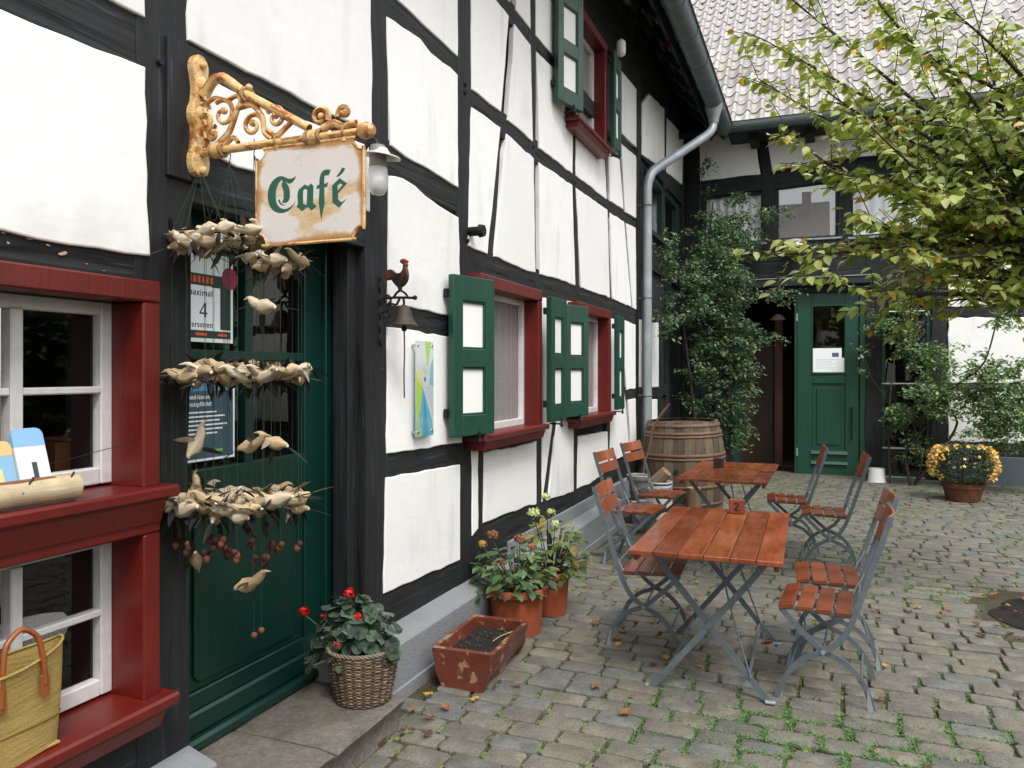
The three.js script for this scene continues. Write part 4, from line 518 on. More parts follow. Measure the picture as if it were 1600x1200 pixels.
{ // dinner bell with a rooster on top
  const b = thing('dinner_bell', 'dark iron dinner bell with a painted rooster beside the entrance post', 'bell', [-2.03, 0, -3.31]);
  const ir = std(0x2a2624, { metalness: 0.4, roughness: 0.6, bumpMap: rep(T.fineB, 6), bumpScale: 0.001 });
  const pl = []; for (let i = 0; i <= 20; i++) { const t = i / 20; pl.push([0.012 + 0.006 * Math.sin(t * 31), 1.75 + 0.32 * t]); }
  mesh('wall_plate', uvBox(extr(polyShape([...pl.map(p => [p[0], p[1]]), [0, 2.085], ...pl.slice().reverse().map(p => [-p[0], p[1]]), [0, 1.735]]), 0.006, 0.002)).rotateY(Math.PI / 2), ir, b);
  const t3 = (pts, r, n = 20) => tube(pts.map(p => [p[0], p[1], 0]), r, n, 6);
  mesh('arm', merge([t3([[0.0, 1.968], [0.1, 1.97], [0.19, 1.965]], 0.007), t3([[0.01, 1.94], [0.04, 1.985], [0.06, 1.955], [0.035, 1.935], [0.03, 1.96]], 0.006), t3([[0.01, 1.9], [0.05, 1.91], [0.06, 1.94], [0.09, 1.935], [0.11, 1.965]], 0.006), t3([[0.02, 1.89], [0.045, 1.87], [0.055, 1.9], [0.035, 1.905]], 0.005), new THREE.SphereGeometry(0.012, 10, 8).translate(0.195, 1.966, 0), t3([[0.075, 1.972], [0.095, 1.995], [0.115, 2.003], [0.14, 1.99], [0.155, 1.972]], 0.006), t3([[0.13, 1.965], [0.134, 1.945], [0.13, 1.925]], 0.006)]), ir, b);
  mesh('bell_cup', lathe([[0, 1.93], [0.014, 1.93], [0.026, 1.922], [0.036, 1.905], [0.042, 1.878], [0.054, 1.85], [0.07, 1.836], [0.073, 1.83], [0.068, 1.831], [0.05, 1.842], [0.036, 1.88], [0.0, 1.915]], 28), std(0x4a3f3a, { metalness: 0.5, roughness: 0.5, bumpMap: rep(T.fineB, 4), bumpScale: 0.001 }), b, [0.133, 0, 0]);
  mesh('clapper', merge([new THREE.SphereGeometry(0.014, 10, 8).translate(0.135, 1.815, 0), cyl(0.003, 0.003, 0.09, 6).translate(0.135, 1.82, 0)]), ir, b);
  mesh('cord', t3([[0.135, 1.805], [0.137, 1.7], [0.134, 1.6], [0.136, 1.475]], 0.0035), std(0x5d3a33, { roughness: 0.9 }), b);
  { // rooster in side view, local x towards the courtyard
    const s = new THREE.Shape(); s.moveTo(0.1, 2.02); s.bezierCurveTo(0.085, 2.03, 0.07, 2.05, 0.062, 2.06); s.bezierCurveTo(0.03, 2.045, 0.022, 2.075, 0.03, 2.092); s.bezierCurveTo(0.036, 2.112, 0.062, 2.118, 0.078, 2.102); s.bezierCurveTo(0.088, 2.09, 0.1, 2.088, 0.115, 2.092); s.bezierCurveTo(0.128, 2.1, 0.13, 2.12, 0.131, 2.13); s.bezierCurveTo(0.124, 2.135, 0.112, 2.14, 0.112, 2.15); s.bezierCurveTo(0.12, 2.16, 0.135, 2.164, 0.146, 2.155); s.lineTo(0.16, 2.146); s.lineTo(0.152, 2.138); s.lineTo(0.156, 2.126); s.lineTo(0.151, 2.118); s.bezierCurveTo(0.158, 2.1, 0.164, 2.075, 0.155, 2.05); s.bezierCurveTo(0.146, 2.03, 0.13, 2.022, 0.122, 2.02); s.lineTo(0.12, 2.0); s.lineTo(0.106, 2.0); s.closePath();
    const g = uvBox(extr(s, 0.008, 0.007, 6)).translate(0, 0, -0.004), p = g.attributes.position, col = new Float32Array(p.count * 3); for (let i = 0; i < p.count; i++) { const x = p.getX(i), y = p.getY(i); const c = y > 2.138 ? [0.2, 0.028, 0.02] : x < 0.055 ? [0.13, 0.035, 0.015] : x > 0.13 && y > 2.08 ? [0.12, 0.04, 0.02] : [0.022, 0.016, 0.013]; col.set(c, i * 3); } g.setAttribute('color', new THREE.BufferAttribute(col, 3));
    mesh('rooster', g, std(0xffffff, { vertexColors: true, roughness: 0.45 }), b);
  }
}
{ // printed acrylic panel on four stand-offs
  const cv = document.createElement('canvas'); cv.width = 160; cv.height = 420; const c = cv.getContext('2d'); c.fillStyle = '#c9cdd0'; c.fillRect(0, 0, 160, 420);
  const poly = (col, pts) => { c.fillStyle = col; c.beginPath(); pts.forEach((p, i) => i ? c.lineTo(...p) : c.moveTo(...p)); c.closePath(); c.fill(); };
  poly('#8fc03a', [[78, 0], [140, 0], [120, 70], [100, 120]]); poly('#a9cf4c', [[0, 130], [40, 150], [60, 190], [30, 300], [0, 360]]); poly('#d9c98a', [[10, 120], [60, 140], [50, 200], [20, 180]]); poly('#9bb98a', [[0, 360], [30, 300], [48, 420], [0, 420]]); poly('#6aa9bf', [[58, 200], [150, 360], [160, 420], [48, 420], [30, 330]]); poly('#3f97b4', [[70, 230], [120, 420], [60, 420]]); poly('#7db6c8', [[160, 60], [160, 200], [120, 195], [130, 110]]); poly('#b9c6cd', [[80, 200], [160, 200], [160, 350]]);
  c.fillStyle = '#3c86a6'; c.beginPath(); c.arc(80, 168, 11, 0, 7); c.fill(); c.fillStyle = '#6f8f4a'; for (let i = 0; i < 6; i++) c.fillRect(62 + i * 8, 120 + (i % 3) * 10, 6, 6);
  const ct = new THREE.CanvasTexture(cv); ct.colorSpace = THREE.SRGBColorSpace; const t = thing('acrylic_panel', 'narrow glass panel printed green and blue on the white wall', 'panel', [-2.03, 0, 0], Math.PI / 2);
  const g = new THREE.BoxGeometry(0.197, 0.515, 0.006).translate(3.7, 1.512, 0.038); mesh('panel', g, phys(0xffffff, { map: ct, roughness: 0.08, clearcoat: 1, clearcoatRoughness: 0.05 }), t);
  for (const [a, y] of [[3.62, 1.745], [3.78, 1.745], [3.62, 1.28], [3.78, 1.28]]) mesh('stand_off', cyl(0.008, 0.008, 0.055, 12).rotateX(Math.PI / 2), std(0xb9bbbd, { metalness: 1, roughness: 0.25 }), t, [a, y, -0.01]);
}
{ // notices in the entrance door panes (behind the glass) and in the yard door
  const paper = (w, h, draw) => { const cv = document.createElement('canvas'); cv.width = w; cv.height = h; const c = cv.getContext('2d'); draw(c); const t = new THREE.CanvasTexture(cv); t.colorSpace = THREE.SRGBColorSpace; return std(0xffffff, { map: t, roughness: 0.6 }); };
  const doorSheet = (name, label, a0, a1, y0, y1, m) => solo(name, new THREE.BoxGeometry(a1 - a0, y1 - y0, 0.002), m, label, 'poster', [-2.03 - 0.231, (y0 + y1) / 2, -(a0 + a1) / 2], [0, Math.PI / 2, 0]);
  doorSheet('poster', 'white and green notice reading maximal 4 Personen in the upper door pane', 2.245, 2.53, 1.72, 2.075, paper(430, 540, c => { c.fillStyle = '#dfe8e8'; c.fillRect(0, 0, 430, 540); c.fillStyle = '#22352f'; c.fillRect(20, 130, 390, 70); c.fillRect(250, 200, 160, 260); c.fillRect(20, 470, 390, 46); c.fillStyle = '#e2542a'; for (let i = 0; i < 7; i++) c.fillRect(36 + i * 34, 146, 20, 38); c.fillStyle = '#eef4f6'; c.fillRect(20, 205, 300, 260); c.fillStyle = '#16181a'; c.font = 'bold 50px sans-serif'; c.fillText('maximal', 50, 262); c.font = '120px sans-serif'; c.fillText('4', 150, 390); c.font = 'bold 44px sans-serif'; c.fillText('Personen', 60, 452); c.fillStyle = '#e2542a'; c.fillRect(120, 484, 90, 16); c.fillRect(300, 484, 80, 16); }));
  doorSheet('poster', 'dark blue notice with white lettering in the lower door pane', 2.245, 2.54, 1.25, 1.6, paper(430, 500, c => { c.fillStyle = '#e6ecec'; c.fillRect(0, 0, 430, 500); c.fillStyle = '#3c5560'; c.fillRect(14, 90, 402, 396); c.fillStyle = '#5a93b8'; c.fillRect(14, 14, 402, 90); c.fillStyle = '#f2f6f6'; c.font = 'bold 32px sans-serif'; c.fillText('Mund-Nasen-', 30, 150); c.fillText('schutzpflicht!', 30, 190); for (let i = 0; i < 6; i++) c.fillRect(30, 220 + i * 24, 250 + (i * 67) % 110, 9); c.fillStyle = '#79b43c'; c.fillRect(210, 440, 120, 14); }));
  solo('round_sticker', cyl(0.045, 0.045, 0.002, 28).rotateZ(-Math.PI / 2), std(0x8c2340, { roughness: 0.5 }), 'round dark red sticker on the upper door pane', 'sticker', [-2.03 - 0.23, 1.985, -2.51]);
  const y1 = paper(256, 256, c => { c.fillStyle = '#f4f8f8'; c.fillRect(0, 0, 256, 256); c.fillStyle = '#4a5f86'; c.fillRect(170, 50, 60, 44); c.fillStyle = '#c3cdd6'; for (let i = 0; i < 5; i++) c.fillRect(24, 120 + i * 22, 190 - (i * 41) % 70, 6); });
  solo('paper_notice', new THREE.BoxGeometry(0.41, 0.37, 0.002), y1, 'white paper notice with a small blue picture in the yard door window', 'notice', [0.115, 1.79, -12.815]);
  solo('paper_notice', new THREE.BoxGeometry(0.1, 0.22, 0.002), std(0xf0f4f4, { roughness: 0.7 }), 'small blank white paper at the right edge of the yard door window', 'notice', [0.312, 1.715, -12.812]);
}
{ // round lamp over the yard door and the lamp inside the passage
  const l = thing('door_lamp', 'round white enamel lamp with a clear bulb above the yard door', 'lamp', [-0.34, 3.56, -12.52]);
  mesh('shade', lathe([[0.02, 0.05], [0.05, 0.03], [0.16, 0.0], [0.165, -0.006], [0.05, 0.018], [0.02, 0.03]], 30), std(0xbdbab4, { roughness: 0.4, side: THREE.DoubleSide }), l, [0, 0, 0], [0.75, 0, 0]);
  mesh('bulb', new THREE.SphereGeometry(0.035, 14, 10).scale(1, 1.3, 1), phys(0xf5f5f5, { roughness: 0.1, transmission: 0.6, thickness: 0 }), l, [0, -0.035, 0.04]); mesh('arm', tube([[0, 0.03, 0], [0, 0.06, -0.08], [0, 0.02, -0.22]], 0.014, 12, 8), M.iron, l);
  const q = thing('passage_lamp', 'dim hanging lamp in the dark open passage', 'lamp', [-0.62, 2.45, -13.2]); mesh('shade', lathe([[0.02, 0.1], [0.05, 0.09], [0.13, 0.0], [0.125, 0.0], [0.045, 0.08], [0.02, 0.09]], 24), std(0x8c8272, { roughness: 0.6, side: THREE.DoubleSide }), q); mesh('cord', cyl(0.005, 0.005, 0.55, 6), M.iron, q, [0, 0.1, 0]);
}
// ---------- mobiles of carved birds hanging from the bracket ----------
{
  const wood = [0xecd8b4, 0xdcc39a, 0xf4e4c6].map(c => std(c, { map: rep(T.grain, 8), bumpMap: rep(T.grainB, 8), bumpScale: 0.001, roughness: 0.6 })), nutM = [0x54291b, 0x723c25, 0x3c1d14].map(c => std(c, { roughness: 0.5, bumpMap: rep(T.fineB, 8), bumpScale: 0.001 }));
  const featherM = [0x1a1513, 0x271f1b, 0x4a3e35, 0xa89a86].map(c => std(c, { map: rep(T.grain, 12), roughness: 0.75, side: THREE.DoubleSide })), bead = std(0xe6d9c0, { roughness: 0.5 }), lineM = std(0x1d3a2c, { roughness: 0.8 });
  // carved bird, length about 9 cm along x
  const birdGeo = (() => { const q = [[-0.052, 0.002, 0.006], [-0.038, 0.002, 0.013], [-0.012, 0, 0.023], [0.012, 0.004, 0.022], [0.028, 0.013, 0.0145], [0.038, 0.02, 0.0145], [0.046, 0.021, 0.011], [0.054, 0.018, 0.0045], [0.061, 0.015, 0.001]]; const c = new THREE.CatmullRomCurve3(q.map(p => V(p[0], p[1], 0))), n = 16; return tube(q.map(p => [p[0], p[1], 0]), t => { const k = t * (q.length - 1), i = Math.min(q.length - 2, Math.floor(k)), f = k - i; return q[i][2] * (1 - f) + q[i + 1][2] * f; }, n, 9); })();
  const featherGeo = [0, 1, 2].map(i => { const g = leafGeo(0.07 + 0.014 * i, 0.017, 0.1, 0.1, 6); return g; }), beadGeo = new THREE.SphereGeometry(0.006, 8, 6), nutGeo = new THREE.IcosahedronGeometry(0.011, 1);
  const bird = (parent, p, yaw, pitch, k) => {
    const b = mesh('bird', birdGeo, wood[Math.floor(rnd() * 3)], parent, p); b.rotation.set(0, yaw, pitch, 'YXZ'); b.scale.set(k * R(0.8, 1.1), k * R(0.75, 1.0), k * R(0.75, 0.95));
    for (const s of [-1, 1]) { const f = mesh('wing_feather', featherGeo[Math.floor(rnd() * 2)], featherM[Math.floor(rnd() * 4)], b, [0.0, 0.008, 0.014 * s]); f.rotation.set(R(-0.3, 0.3), -s * R(1.2, 2.0), R(-0.9, 0.9), 'YXZ'); }
    const f = mesh('tail_feather', featherGeo[2], featherM[Math.floor(rnd() * 3)], b, [-0.048, 0, 0]); f.rotation.set(0, Math.PI + R(-0.3, 0.3), R(-0.5, 0.3), 'YXZ'); mesh('bead', beadGeo, bead, b, [-0.05, 0.0, 0.0]); for (let q = 0; q < (rnd() < 0.6 ? 1 : 0); q++) { const h = mesh('hanging_feather', featherGeo[q + 1], featherM[Math.floor(rnd() * 2.3)], b, [R(-0.03, 0.02), -0.008, R(-0.008, 0.008)]); h.rotation.set(R(-0.5, 0.5), R(0, 6.28), -R(0.9, 1.5), 'YXZ'); } return b;
  };
  const mobile = (label, hx, hz, hy, cx, cz, rad, tiers, singles, nuts) => {
    const m = thing('bird_mobile', label, 'mobile', [cx, 0, cz], 0, 'bird mobiles hanging before the entrance'); const lines = [], line = (a, b) => lines.push(tube([a, [(a[0] + b[0]) / 2 + R(-0.002, 0.002), (a[1] + b[1]) / 2, (a[2] + b[2]) / 2], b], 0.0009, 2, 3));
    const bot = tiers[tiers.length - 1][0]; const ring = []; for (let k = 0; k < 9; k++) { const a = k / 9 * 6.283 + R(-0.2, 0.2), r = rad * R(0.7, 1.05); ring.push([Math.cos(a) * r, Math.sin(a) * r]); }
    mesh('hook', tube([[hx - cx, hy + 0.05, hz - cz], [hx - cx + 0.006, hy + 0.03, hz - cz], [hx - cx, hy, hz - cz]], 0.0018, 8, 5), M.iron, m);
    for (const [x, z] of ring) { line([hx - cx, hy, hz - cz], [x, tiers[0][0] + 0.02, z]); line([x, tiers[0][0], z], [x, bot - R(0.06, 0.14), z]); }
    for (const [y, n, jy, k] of tiers) for (let i = 0; i < n; i++) { const a = i / n * 6.283 + R(-0.2, 0.2), r = rad * R(0.8, 1.12); bird(m, [Math.cos(a) * r, y + R(-jy, jy), Math.sin(a) * r], -a - Math.PI / 2 + R(-0.4, 0.4), R(-0.25, 0.25), k * R(0.9, 1.15)); if (rnd() < 0.95) bird(m, [Math.cos(a + 0.3) * r * 0.8, y - 0.02 + R(-jy, jy), Math.sin(a + 0.3) * r * 0.8], R(0, 6.28), R(-0.3, 0.3), k * 0.95); }
    for (const [x, y, z, yaw, pitch, k] of singles) { bird(m, [x - cx, y, z - cz], yaw, pitch, k); line([x - cx, y + 0.02, z - cz], [x - cx + R(-0.01, 0.01), y + 0.24, z - cz]); }
    for (let i = 0; i < nuts; i++) { const q = ring[i % ring.length], y = bot - R(0.1, 0.2), g = 1 + Math.floor(rnd() * 3); line([q[0], bot, q[1]], [q[0], y, q[1]]); for (let j = 0; j < g; j++) { const u = mesh('nutshell', nutGeo, nutM[Math.floor(rnd() * 3)], m, [q[0] + R(-0.012, 0.012), y - j * 0.014, q[1] + R(-0.012, 0.012)]); u.scale.set(1, R(1, 1.35), 1); } }
    stuff(mesh('strings', merge(lines), lineM, m)); return m;
  };
  mobile('bird mobile nearest the wall, hanging left of the others', -2.0, -2.075, 2.31, -1.95, -2.04, 0.1, [[2.055, 8, 0.018, 1.1], [1.6, 8, 0.014, 1.1], [1.16, 8, 0.02, 1.2]], [[-1.93, 1.37, -2.0, 0.6, 1.0, 1.2], [-1.94, 1.22, -2.0, 0.2, 1.3, 1.1], [-1.94, 0.96, -2.0, 2.2, -0.9, 1.15]], 7);
  mobile('bird mobile hanging in the middle of the three', -1.87, -2.075, 2.31, -1.845, -2.09, 0.11, [[2.06, 9, 0.022, 1.15], [1.605, 9, 0.014, 1.1], [1.155, 9, 0.02, 1.2]], [[-1.735, 1.36, -2.04, 0.2, 0.25, 1.15], [-1.75, 0.9, -2.05, 0.1, 0.35, 1.4]], 9);
  mobile('bird mobile farthest out, hanging beneath the café sign', -1.765, -2.075, 2.335, -1.745, -2.16, 0.095, [[1.985, 6, 0.012, 1.0], [1.6, 8, 0.016, 1.1], [1.165, 8, 0.022, 1.2]], [[-1.725, 1.82, -2.06, 3.0, 0.1, 1.35], [-1.68, 1.37, -2.06, 3.3, 0.2, 1.1]], 7);
  { const n = thing('nut_chime', 'two small nutshells on threads hanging lowest before the green door', 'chime', [-1.76, 0, -2.08]); for (const [x, y] of [[-0.008, 0.715], [0.022, 0.735]]) { mesh('nutshell', nutGeo, nutM[1], n, [x, y, 0]); mesh('string', cyl(0.0008, 0.0008, 0.35, 4), lineM, n, [x, y, 0]); } }
}

// ---------- on the window sills ----------
{
  const t = thing('log_card_holder', 'pale split log with two nails holding cards on the upper red sill', 'card holder', [-1.968, 1.2415, 0]);
  const wood = std(0xd3bf9c, { map: rep(T.blot, 6), bumpMap: rep(T.grainB, 3), bumpScale: 0.002, roughness: 0.75 });
  const g = new THREE.CylinderGeometry(0.038, 0.036, 0.5, 22, 14), p = g.attributes.position; for (let i = 0; i < p.count; i++) { const x = p.getX(i), y = p.getY(i), z = p.getZ(i), n = 1 + 0.12 * (noise3(y * 14, 1, x * 8) - 0.5); p.setXYZ(i, x * n, y, Math.min(z * n, 0.032)); } g.computeVertexNormals();
  mesh('log', uvBox(g).rotateX(-Math.PI / 2), wood, t, [0, 0.038, -1.315]);
  mesh('groove_strip', bx(-0.012, 0.02, 0.062, 0.072, -1.5, -1.08), std(0x7a4c2c, { roughness: 0.7 }), t);
  for (const z of [-1.41, -1.53]) mesh('nail', tube([[0.034, 0.04, z + 0.022], [0.026, 0.058, z], [0.018, 0.078, z - 0.022]], 0.003, 6, 6), std(0x3a241a, { roughness: 0.6, metalness: 0.3 }), t);
  const card = (z, y1, top, body, mark, label) => { const c = thing('card', label, 'card', [-1.99, 1.3, z]); c.rotation.set(0, Math.PI / 2, 0); const in2 = new THREE.Group(); const tilt = g2 => g2.rotateX(-0.3);
    const s = new THREE.Shape(); s.moveTo(-0.045, 0); s.lineTo(0.045, 0); s.lineTo(0.045, y1 * 0.66); s.lineTo(-0.045, y1 * 0.66); s.closePath(); mesh('card_body', tilt(uvBox(extr(s, 0.012))), body, c);
    const s2 = new THREE.Shape(); s2.moveTo(-0.045, y1 * 0.66); s2.lineTo(0.045, y1 * 0.66); s2.lineTo(0.045, y1 * 0.86); s2.quadraticCurveTo(0.043, y1, 0.02, y1); s2.lineTo(-0.025, y1); s2.quadraticCurveTo(-0.045, y1, -0.045, y1 * 0.86); s2.closePath(); mesh('card_top', tilt(uvBox(extr(s2, 0.0125))), top, c); mesh('card_mark', tilt(bx(-0.004, 0.01, 0.005, y1 * 0.36, 0.0115, 0.0135)), mark, c); return c; };
  card(-1.462, 0.15, std(0x86b2d6), std(0xd7d8da), std(0x3d4348), 'white card with a blue rounded top standing in the split log'); card(-1.365, 0.12, std(0xd9b77e), std(0x86b0d0), std(0xd8cc8a), 'blue card with a sand coloured top in the split log');
}
{ const b = thing('wooden_box', 'brown wooden box just inside the upper display window', 'box', [-2.36, 1.18, -1.83]); const m = std(0x8a5a2c, { map: rep(T.grain, 3), roughness: 0.7 }); mesh('box_body', cbox(0.12, 0.19, 0.13, 0.004), m, b, [0, 0.095, 0]); mesh('lid', cbox(0.13, 0.012, 0.1, 0.003), m, b, [0, 0.197, -0.02]); const s = thing('display_shelf', 'dark shelf board behind the upper display window', 'shelf', [-2.42, 1.165, -1.6]); mesh('board', cbox(0.28, 0.03, 1.1, 0.004), M.inside, s); mesh('bracket', cbox(0.02, 0.2, 0.03, 0.003), M.inside, s, [-0.1, -0.11, 0.3]); }
{ // straw shopper on the lower sill
  const b = thing('straw_bag', 'woven yellow straw bag with brown leather handles on the lower red sill', 'bag', [-2.0, 0.572, -1.34], Math.PI / 2);
  const weave = tex(256, 256, (u, v) => { const i = Math.floor(u * 48), j = Math.floor(v * 48), q = hash3(i, j, 5), a = Math.sin(u * 48 * Math.PI), c = Math.sin(v * 48 * Math.PI), o = (i + j) % 2 ? Math.abs(a) : Math.abs(c), d = fbm(u, v, 3, 30, 3, 91); const w = 0.72 + 0.16 * o + 0.1 * (q - 0.5) + 0.2 * (d - 0.5); return [w, w * 0.985, w * 0.93]; }), straw = std(0xc0a662, { map: rep(weave, 7), bumpMap: rep(weave, 7), bumpScale: 0.002, roughness: 0.85, side: THREE.DoubleSide });
  // body: flattened bucket, wider at the top, slumping
  const P = [], I = [], UV = [], n = 48, mrows = 9; for (let j = 0; j <= mrows; j++) { const t = j / mrows; for (let i = 0; i <= n; i++) { const a = i / n * 6.283, e = 3.2, c = Math.cos(a), s = Math.sin(a), k = 1 / Math.pow(Math.pow(Math.abs(c), e) + Math.pow(Math.abs(s), e), 1 / e), w = 0.185 + 0.02 * t, d = 0.05 + 0.012 * t; P.push(c * k * w, 0.268 * t + (t > 0.9 ? 0.016 * Math.cos(2 * a) : 0) + 0.004 * Math.sin(a * 3), s * k * d + 0.008 * Math.sin(3 * a + t * 3) * t); UV.push(i / n * 0.9, t * 0.27); } }
  for (let j = 0; j < mrows; j++) for (let i = 0; i < n; i++) { const q = j * (n + 1) + i; I.push(q, q + n + 1, q + 1, q + 1, q + n + 1, q + n + 2); }
  const g = new THREE.BufferGeometry(); g.setAttribute('position', new THREE.BufferAttribute(new Float32Array(P), 3)); g.setAttribute('uv', new THREE.BufferAttribute(new Float32Array(UV), 2)); g.setIndex(I); g.computeVertexNormals(); mesh('bag_body', g, straw, b);
  const rim = []; for (let i = 0; i < n; i += 2) rim.push([P[(mrows * (n + 1) + i) * 3], P[(mrows * (n + 1) + i) * 3 + 1], P[(mrows * (n + 1) + i) * 3 + 2]]); mesh('rim_binding', tube(rim, 0.004, 80, 6, true), straw, b); mesh('bag_base', uvBox(cbox(0.35, 0.008, 0.09, 0.003)), straw, b, [0, 0.004, 0]);
  { const seam = []; for (let i = 0; i <= 22; i++) { const a = 0.25 + i / 22 * 2.64; const c = Math.cos(a), s = Math.sin(a), k = 1 / Math.pow(Math.pow(Math.abs(c), 3.2) + Math.pow(Math.abs(s), 3.2), 1 / 3.2); seam.push([c * k * 0.192, 0.085, s * k * 0.0545 + 0.002 * Math.sin(3 * a)]); } mesh('seam', tube(seam, 0.0018, 60, 5), std(0x7d5f30), b); }
  const leather = std(0x9a5628, { map: rep(T.blot, 5), roughness: 0.4 });
  for (const [z, x0] of [[0.062, 0.0], [-0.055, -0.045]]) { mesh('handle', tube([[x0 - 0.005, 0.17, z], [x0 - 0.002, 0.25, z * 1.02], [x0 + 0.012, 0.32, z * 0.9], [x0 + 0.055, 0.352, z * 0.85], [x0 + 0.098, 0.32, z * 0.9], [x0 + 0.11, 0.25, z * 1.02], [x0 + 0.115, 0.19, z]], 0.0075, 50, 9), leather, b); for (const x of [-0.005, 0.115]) mesh('handle_patch', cbox(0.026, 0.06, 0.006, 0.003), leather, b, [x0 + x, 0.185, z + Math.sign(z) * 0.001]); }
}

// ---------- plants and pots by the wall ----------
const scallop = (r, lobes, cup) => { const n = lobes * 3, P = [], c = [0, 0, 0], pt = i => { const a = i / n * 6.0 + 0.14, q = r * (0.9 + 0.12 * Math.abs(Math.sin(a * lobes / 2))); return [q * Math.cos(a), cup * q * (0.6 + 0.4 * Math.sin(a * 3)), q * Math.sin(a)]; }; for (let i = 0; i < n; i++) P.push(...c, ...pt(i + 1), ...pt(i)); const g = new THREE.BufferGeometry(); g.setAttribute('position', new THREE.BufferAttribute(new Float32Array(P), 3)); g.computeVertexNormals(); return uvBox(mergeVertices(g)); };
{
  const k = thing('wicker_basket', 'round brown wicker basket on the corner of the stone step', 'basket', [-1.885, 0.152, -2.93]);
  const wm = [0x6e5c48, 0x86745c, 0x544434, 0xa3937c].map(c => std(c, { map: rep(T.grain, 6), roughness: 0.7 })), H = 0.225, rAt = t => 0.118 + 0.035 * t + 0.006 * Math.sin(t * 3.1);
  for (let s = 0; s < 4; s++) { const gs = []; for (let j = s; j < 34; j += 4) { const t = j / 33, pts = []; for (let i = 0; i < 44; i++) { const a = i / 44 * 6.283, w = (i + j) % 2 ? 0.0035 : -0.0035; pts.push([Math.cos(a) * (rAt(t) + w), 0.004 + H * t + 0.002 * Math.sin(a * 5 + j), Math.sin(a) * (rAt(t) + w)]); } gs.push(tube(pts, 0.0043, 88, 5, true)); } stuff(mesh('weave', merge(gs), wm[s], k)); }
  { const gs = []; for (let i = 0; i < 22; i++) { const a = i / 22 * 6.283; gs.push(tube([[Math.cos(a) * rAt(0), 0, Math.sin(a) * rAt(0)], [Math.cos(a) * rAt(0.5), H / 2, Math.sin(a) * rAt(0.5)], [Math.cos(a) * rAt(1), H + 0.006, Math.sin(a) * rAt(1)]], 0.003, 5, 5)); } stuff(mesh('stakes', merge(gs), wm[2], k)); }
  { const gs = []; for (let q = 0; q < 3; q++) { const pts = []; for (let i = 0; i < 60; i++) { const a = i / 60 * 6.283, f = a * 16 + q * 2.09; pts.push([Math.cos(a) * (rAt(1) + 0.006 * Math.cos(f)), H + 0.008 + 0.006 * Math.sin(f), Math.sin(a) * (rAt(1) + 0.006 * Math.cos(f))]); } gs.push(tube(pts, 0.005, 140, 5, true)); } mesh('braided_rim', merge(gs), wm[3], k); }
  mesh('liner', lathe([[0, 0.004], [0.108, 0.004], [0.138, 0.19], [0.134, 0.19], [0, 0.185]], 24), M.soil, k);
  const g = thing('geranium', 'red flowering geranium with round leaves growing in the wicker basket', 'geranium', [-1.885, 0.33, -2.93]);
  const lm = [0x3c5a42, 0x4d7050, 0x2f4d3a, 0x5d7f59].map(c => leafMat(c, { map: rep(T.blot, 10), roughness: 0.7 })), lg = [scallop(0.042, 7, 0.22), scallop(0.036, 7, 0.3), scallop(0.028, 6, 0.25)], red = std(0xc8141c, { roughness: 0.6 }), bud = std(0x9a4030, { roughness: 0.7 });
  const stems = []; let n = 0;
  for (let i = 0; i < 330 && n < 210; i++) { const a = R(0, 6.283), e = R(-0.15, 1.4), rr = Math.pow(rnd(), 0.4); let x = Math.cos(a) * Math.cos(e) * 0.235 * rr - 0.05, y = Math.sin(e) * 0.23 * rr + 0.03 - Math.max(0, Math.hypot(x + 0.045) - 0.12) * 0.3, z = Math.sin(a) * Math.cos(e) * 0.15 * rr; if (x < -0.13) y -= 0.3 * (-0.13 - x); if (x > 0.17) continue; n++;
    const m = mesh('leaf', lg[n % 3], lm[Math.floor(rnd() * 4)], g, [x, y, z]); const out = V(x + 0.04, y * 0.6 + 0.12, z + 0.03).normalize(); m.quaternion.setFromUnitVectors(V(0, 1, 0), out); m.rotateY(R(0, 6.28)); m.rotateX(R(-0.6, 0.6)); m.rotateZ(R(-0.5, 0.5)); m.scale.set(R(0.7, 1.2), R(0.6, 2), R(0.7, 1.2)); if (n % 2) stems.push(tube([[R(-0.03, 0.03), -0.02, R(-0.03, 0.03)], [x * 0.5, y * 0.6 + 0.02, z * 0.5], [x, y - 0.004, z]], 0.0022, 6, 4)); }
  for (const [x, y, z, s] of [[-0.305, 0.175, 0.02, 1], [-0.06, 0.285, 0.02, 1], [0.01, 0.195, 0.05, 0.85], [-0.175, 0.18, 0.05, 0.45]]) { const ps = []; for (let i = 0; i < 46 * s + 6; i++) { const v = V(R(-1, 1), R(-0.5, 1), R(-1, 1)).normalize().multiplyScalar(0.024 * s * R(0.7, 1.05)); const q = new THREE.CircleGeometry(0.0085, 6).scale(1, 0.8, 1); q.lookAt(v.clone().add(V(R(-0.01, 0.01), R(-0.01, 0.01), R(-0.01, 0.01)))); q.translate(v.x, v.y, v.z); ps.push(q); } mesh('flower_head', merge(ps), red, g, [x, y, z]); stems.push(tube([[x * 0.3, -0.01, 0], [x * 0.7, y * 0.6, z * 0.6], [x, y - 0.012, z]], 0.0024, 8, 4)); }
  { const ps = []; for (let i = 0; i < 12; i++) ps.push(new THREE.SphereGeometry(0.004, 6, 5).scale(1, 1.6, 1).translate(R(-0.012, 0.012), R(-0.016, 0.016), R(-0.012, 0.012))); mesh('bud_cluster', merge(ps), bud, g, [-0.035, 0.1, 0.15]); }
  stuff(mesh('stems', merge(stems), std(0x4f6a40, { roughness: 0.7 }), g));
}
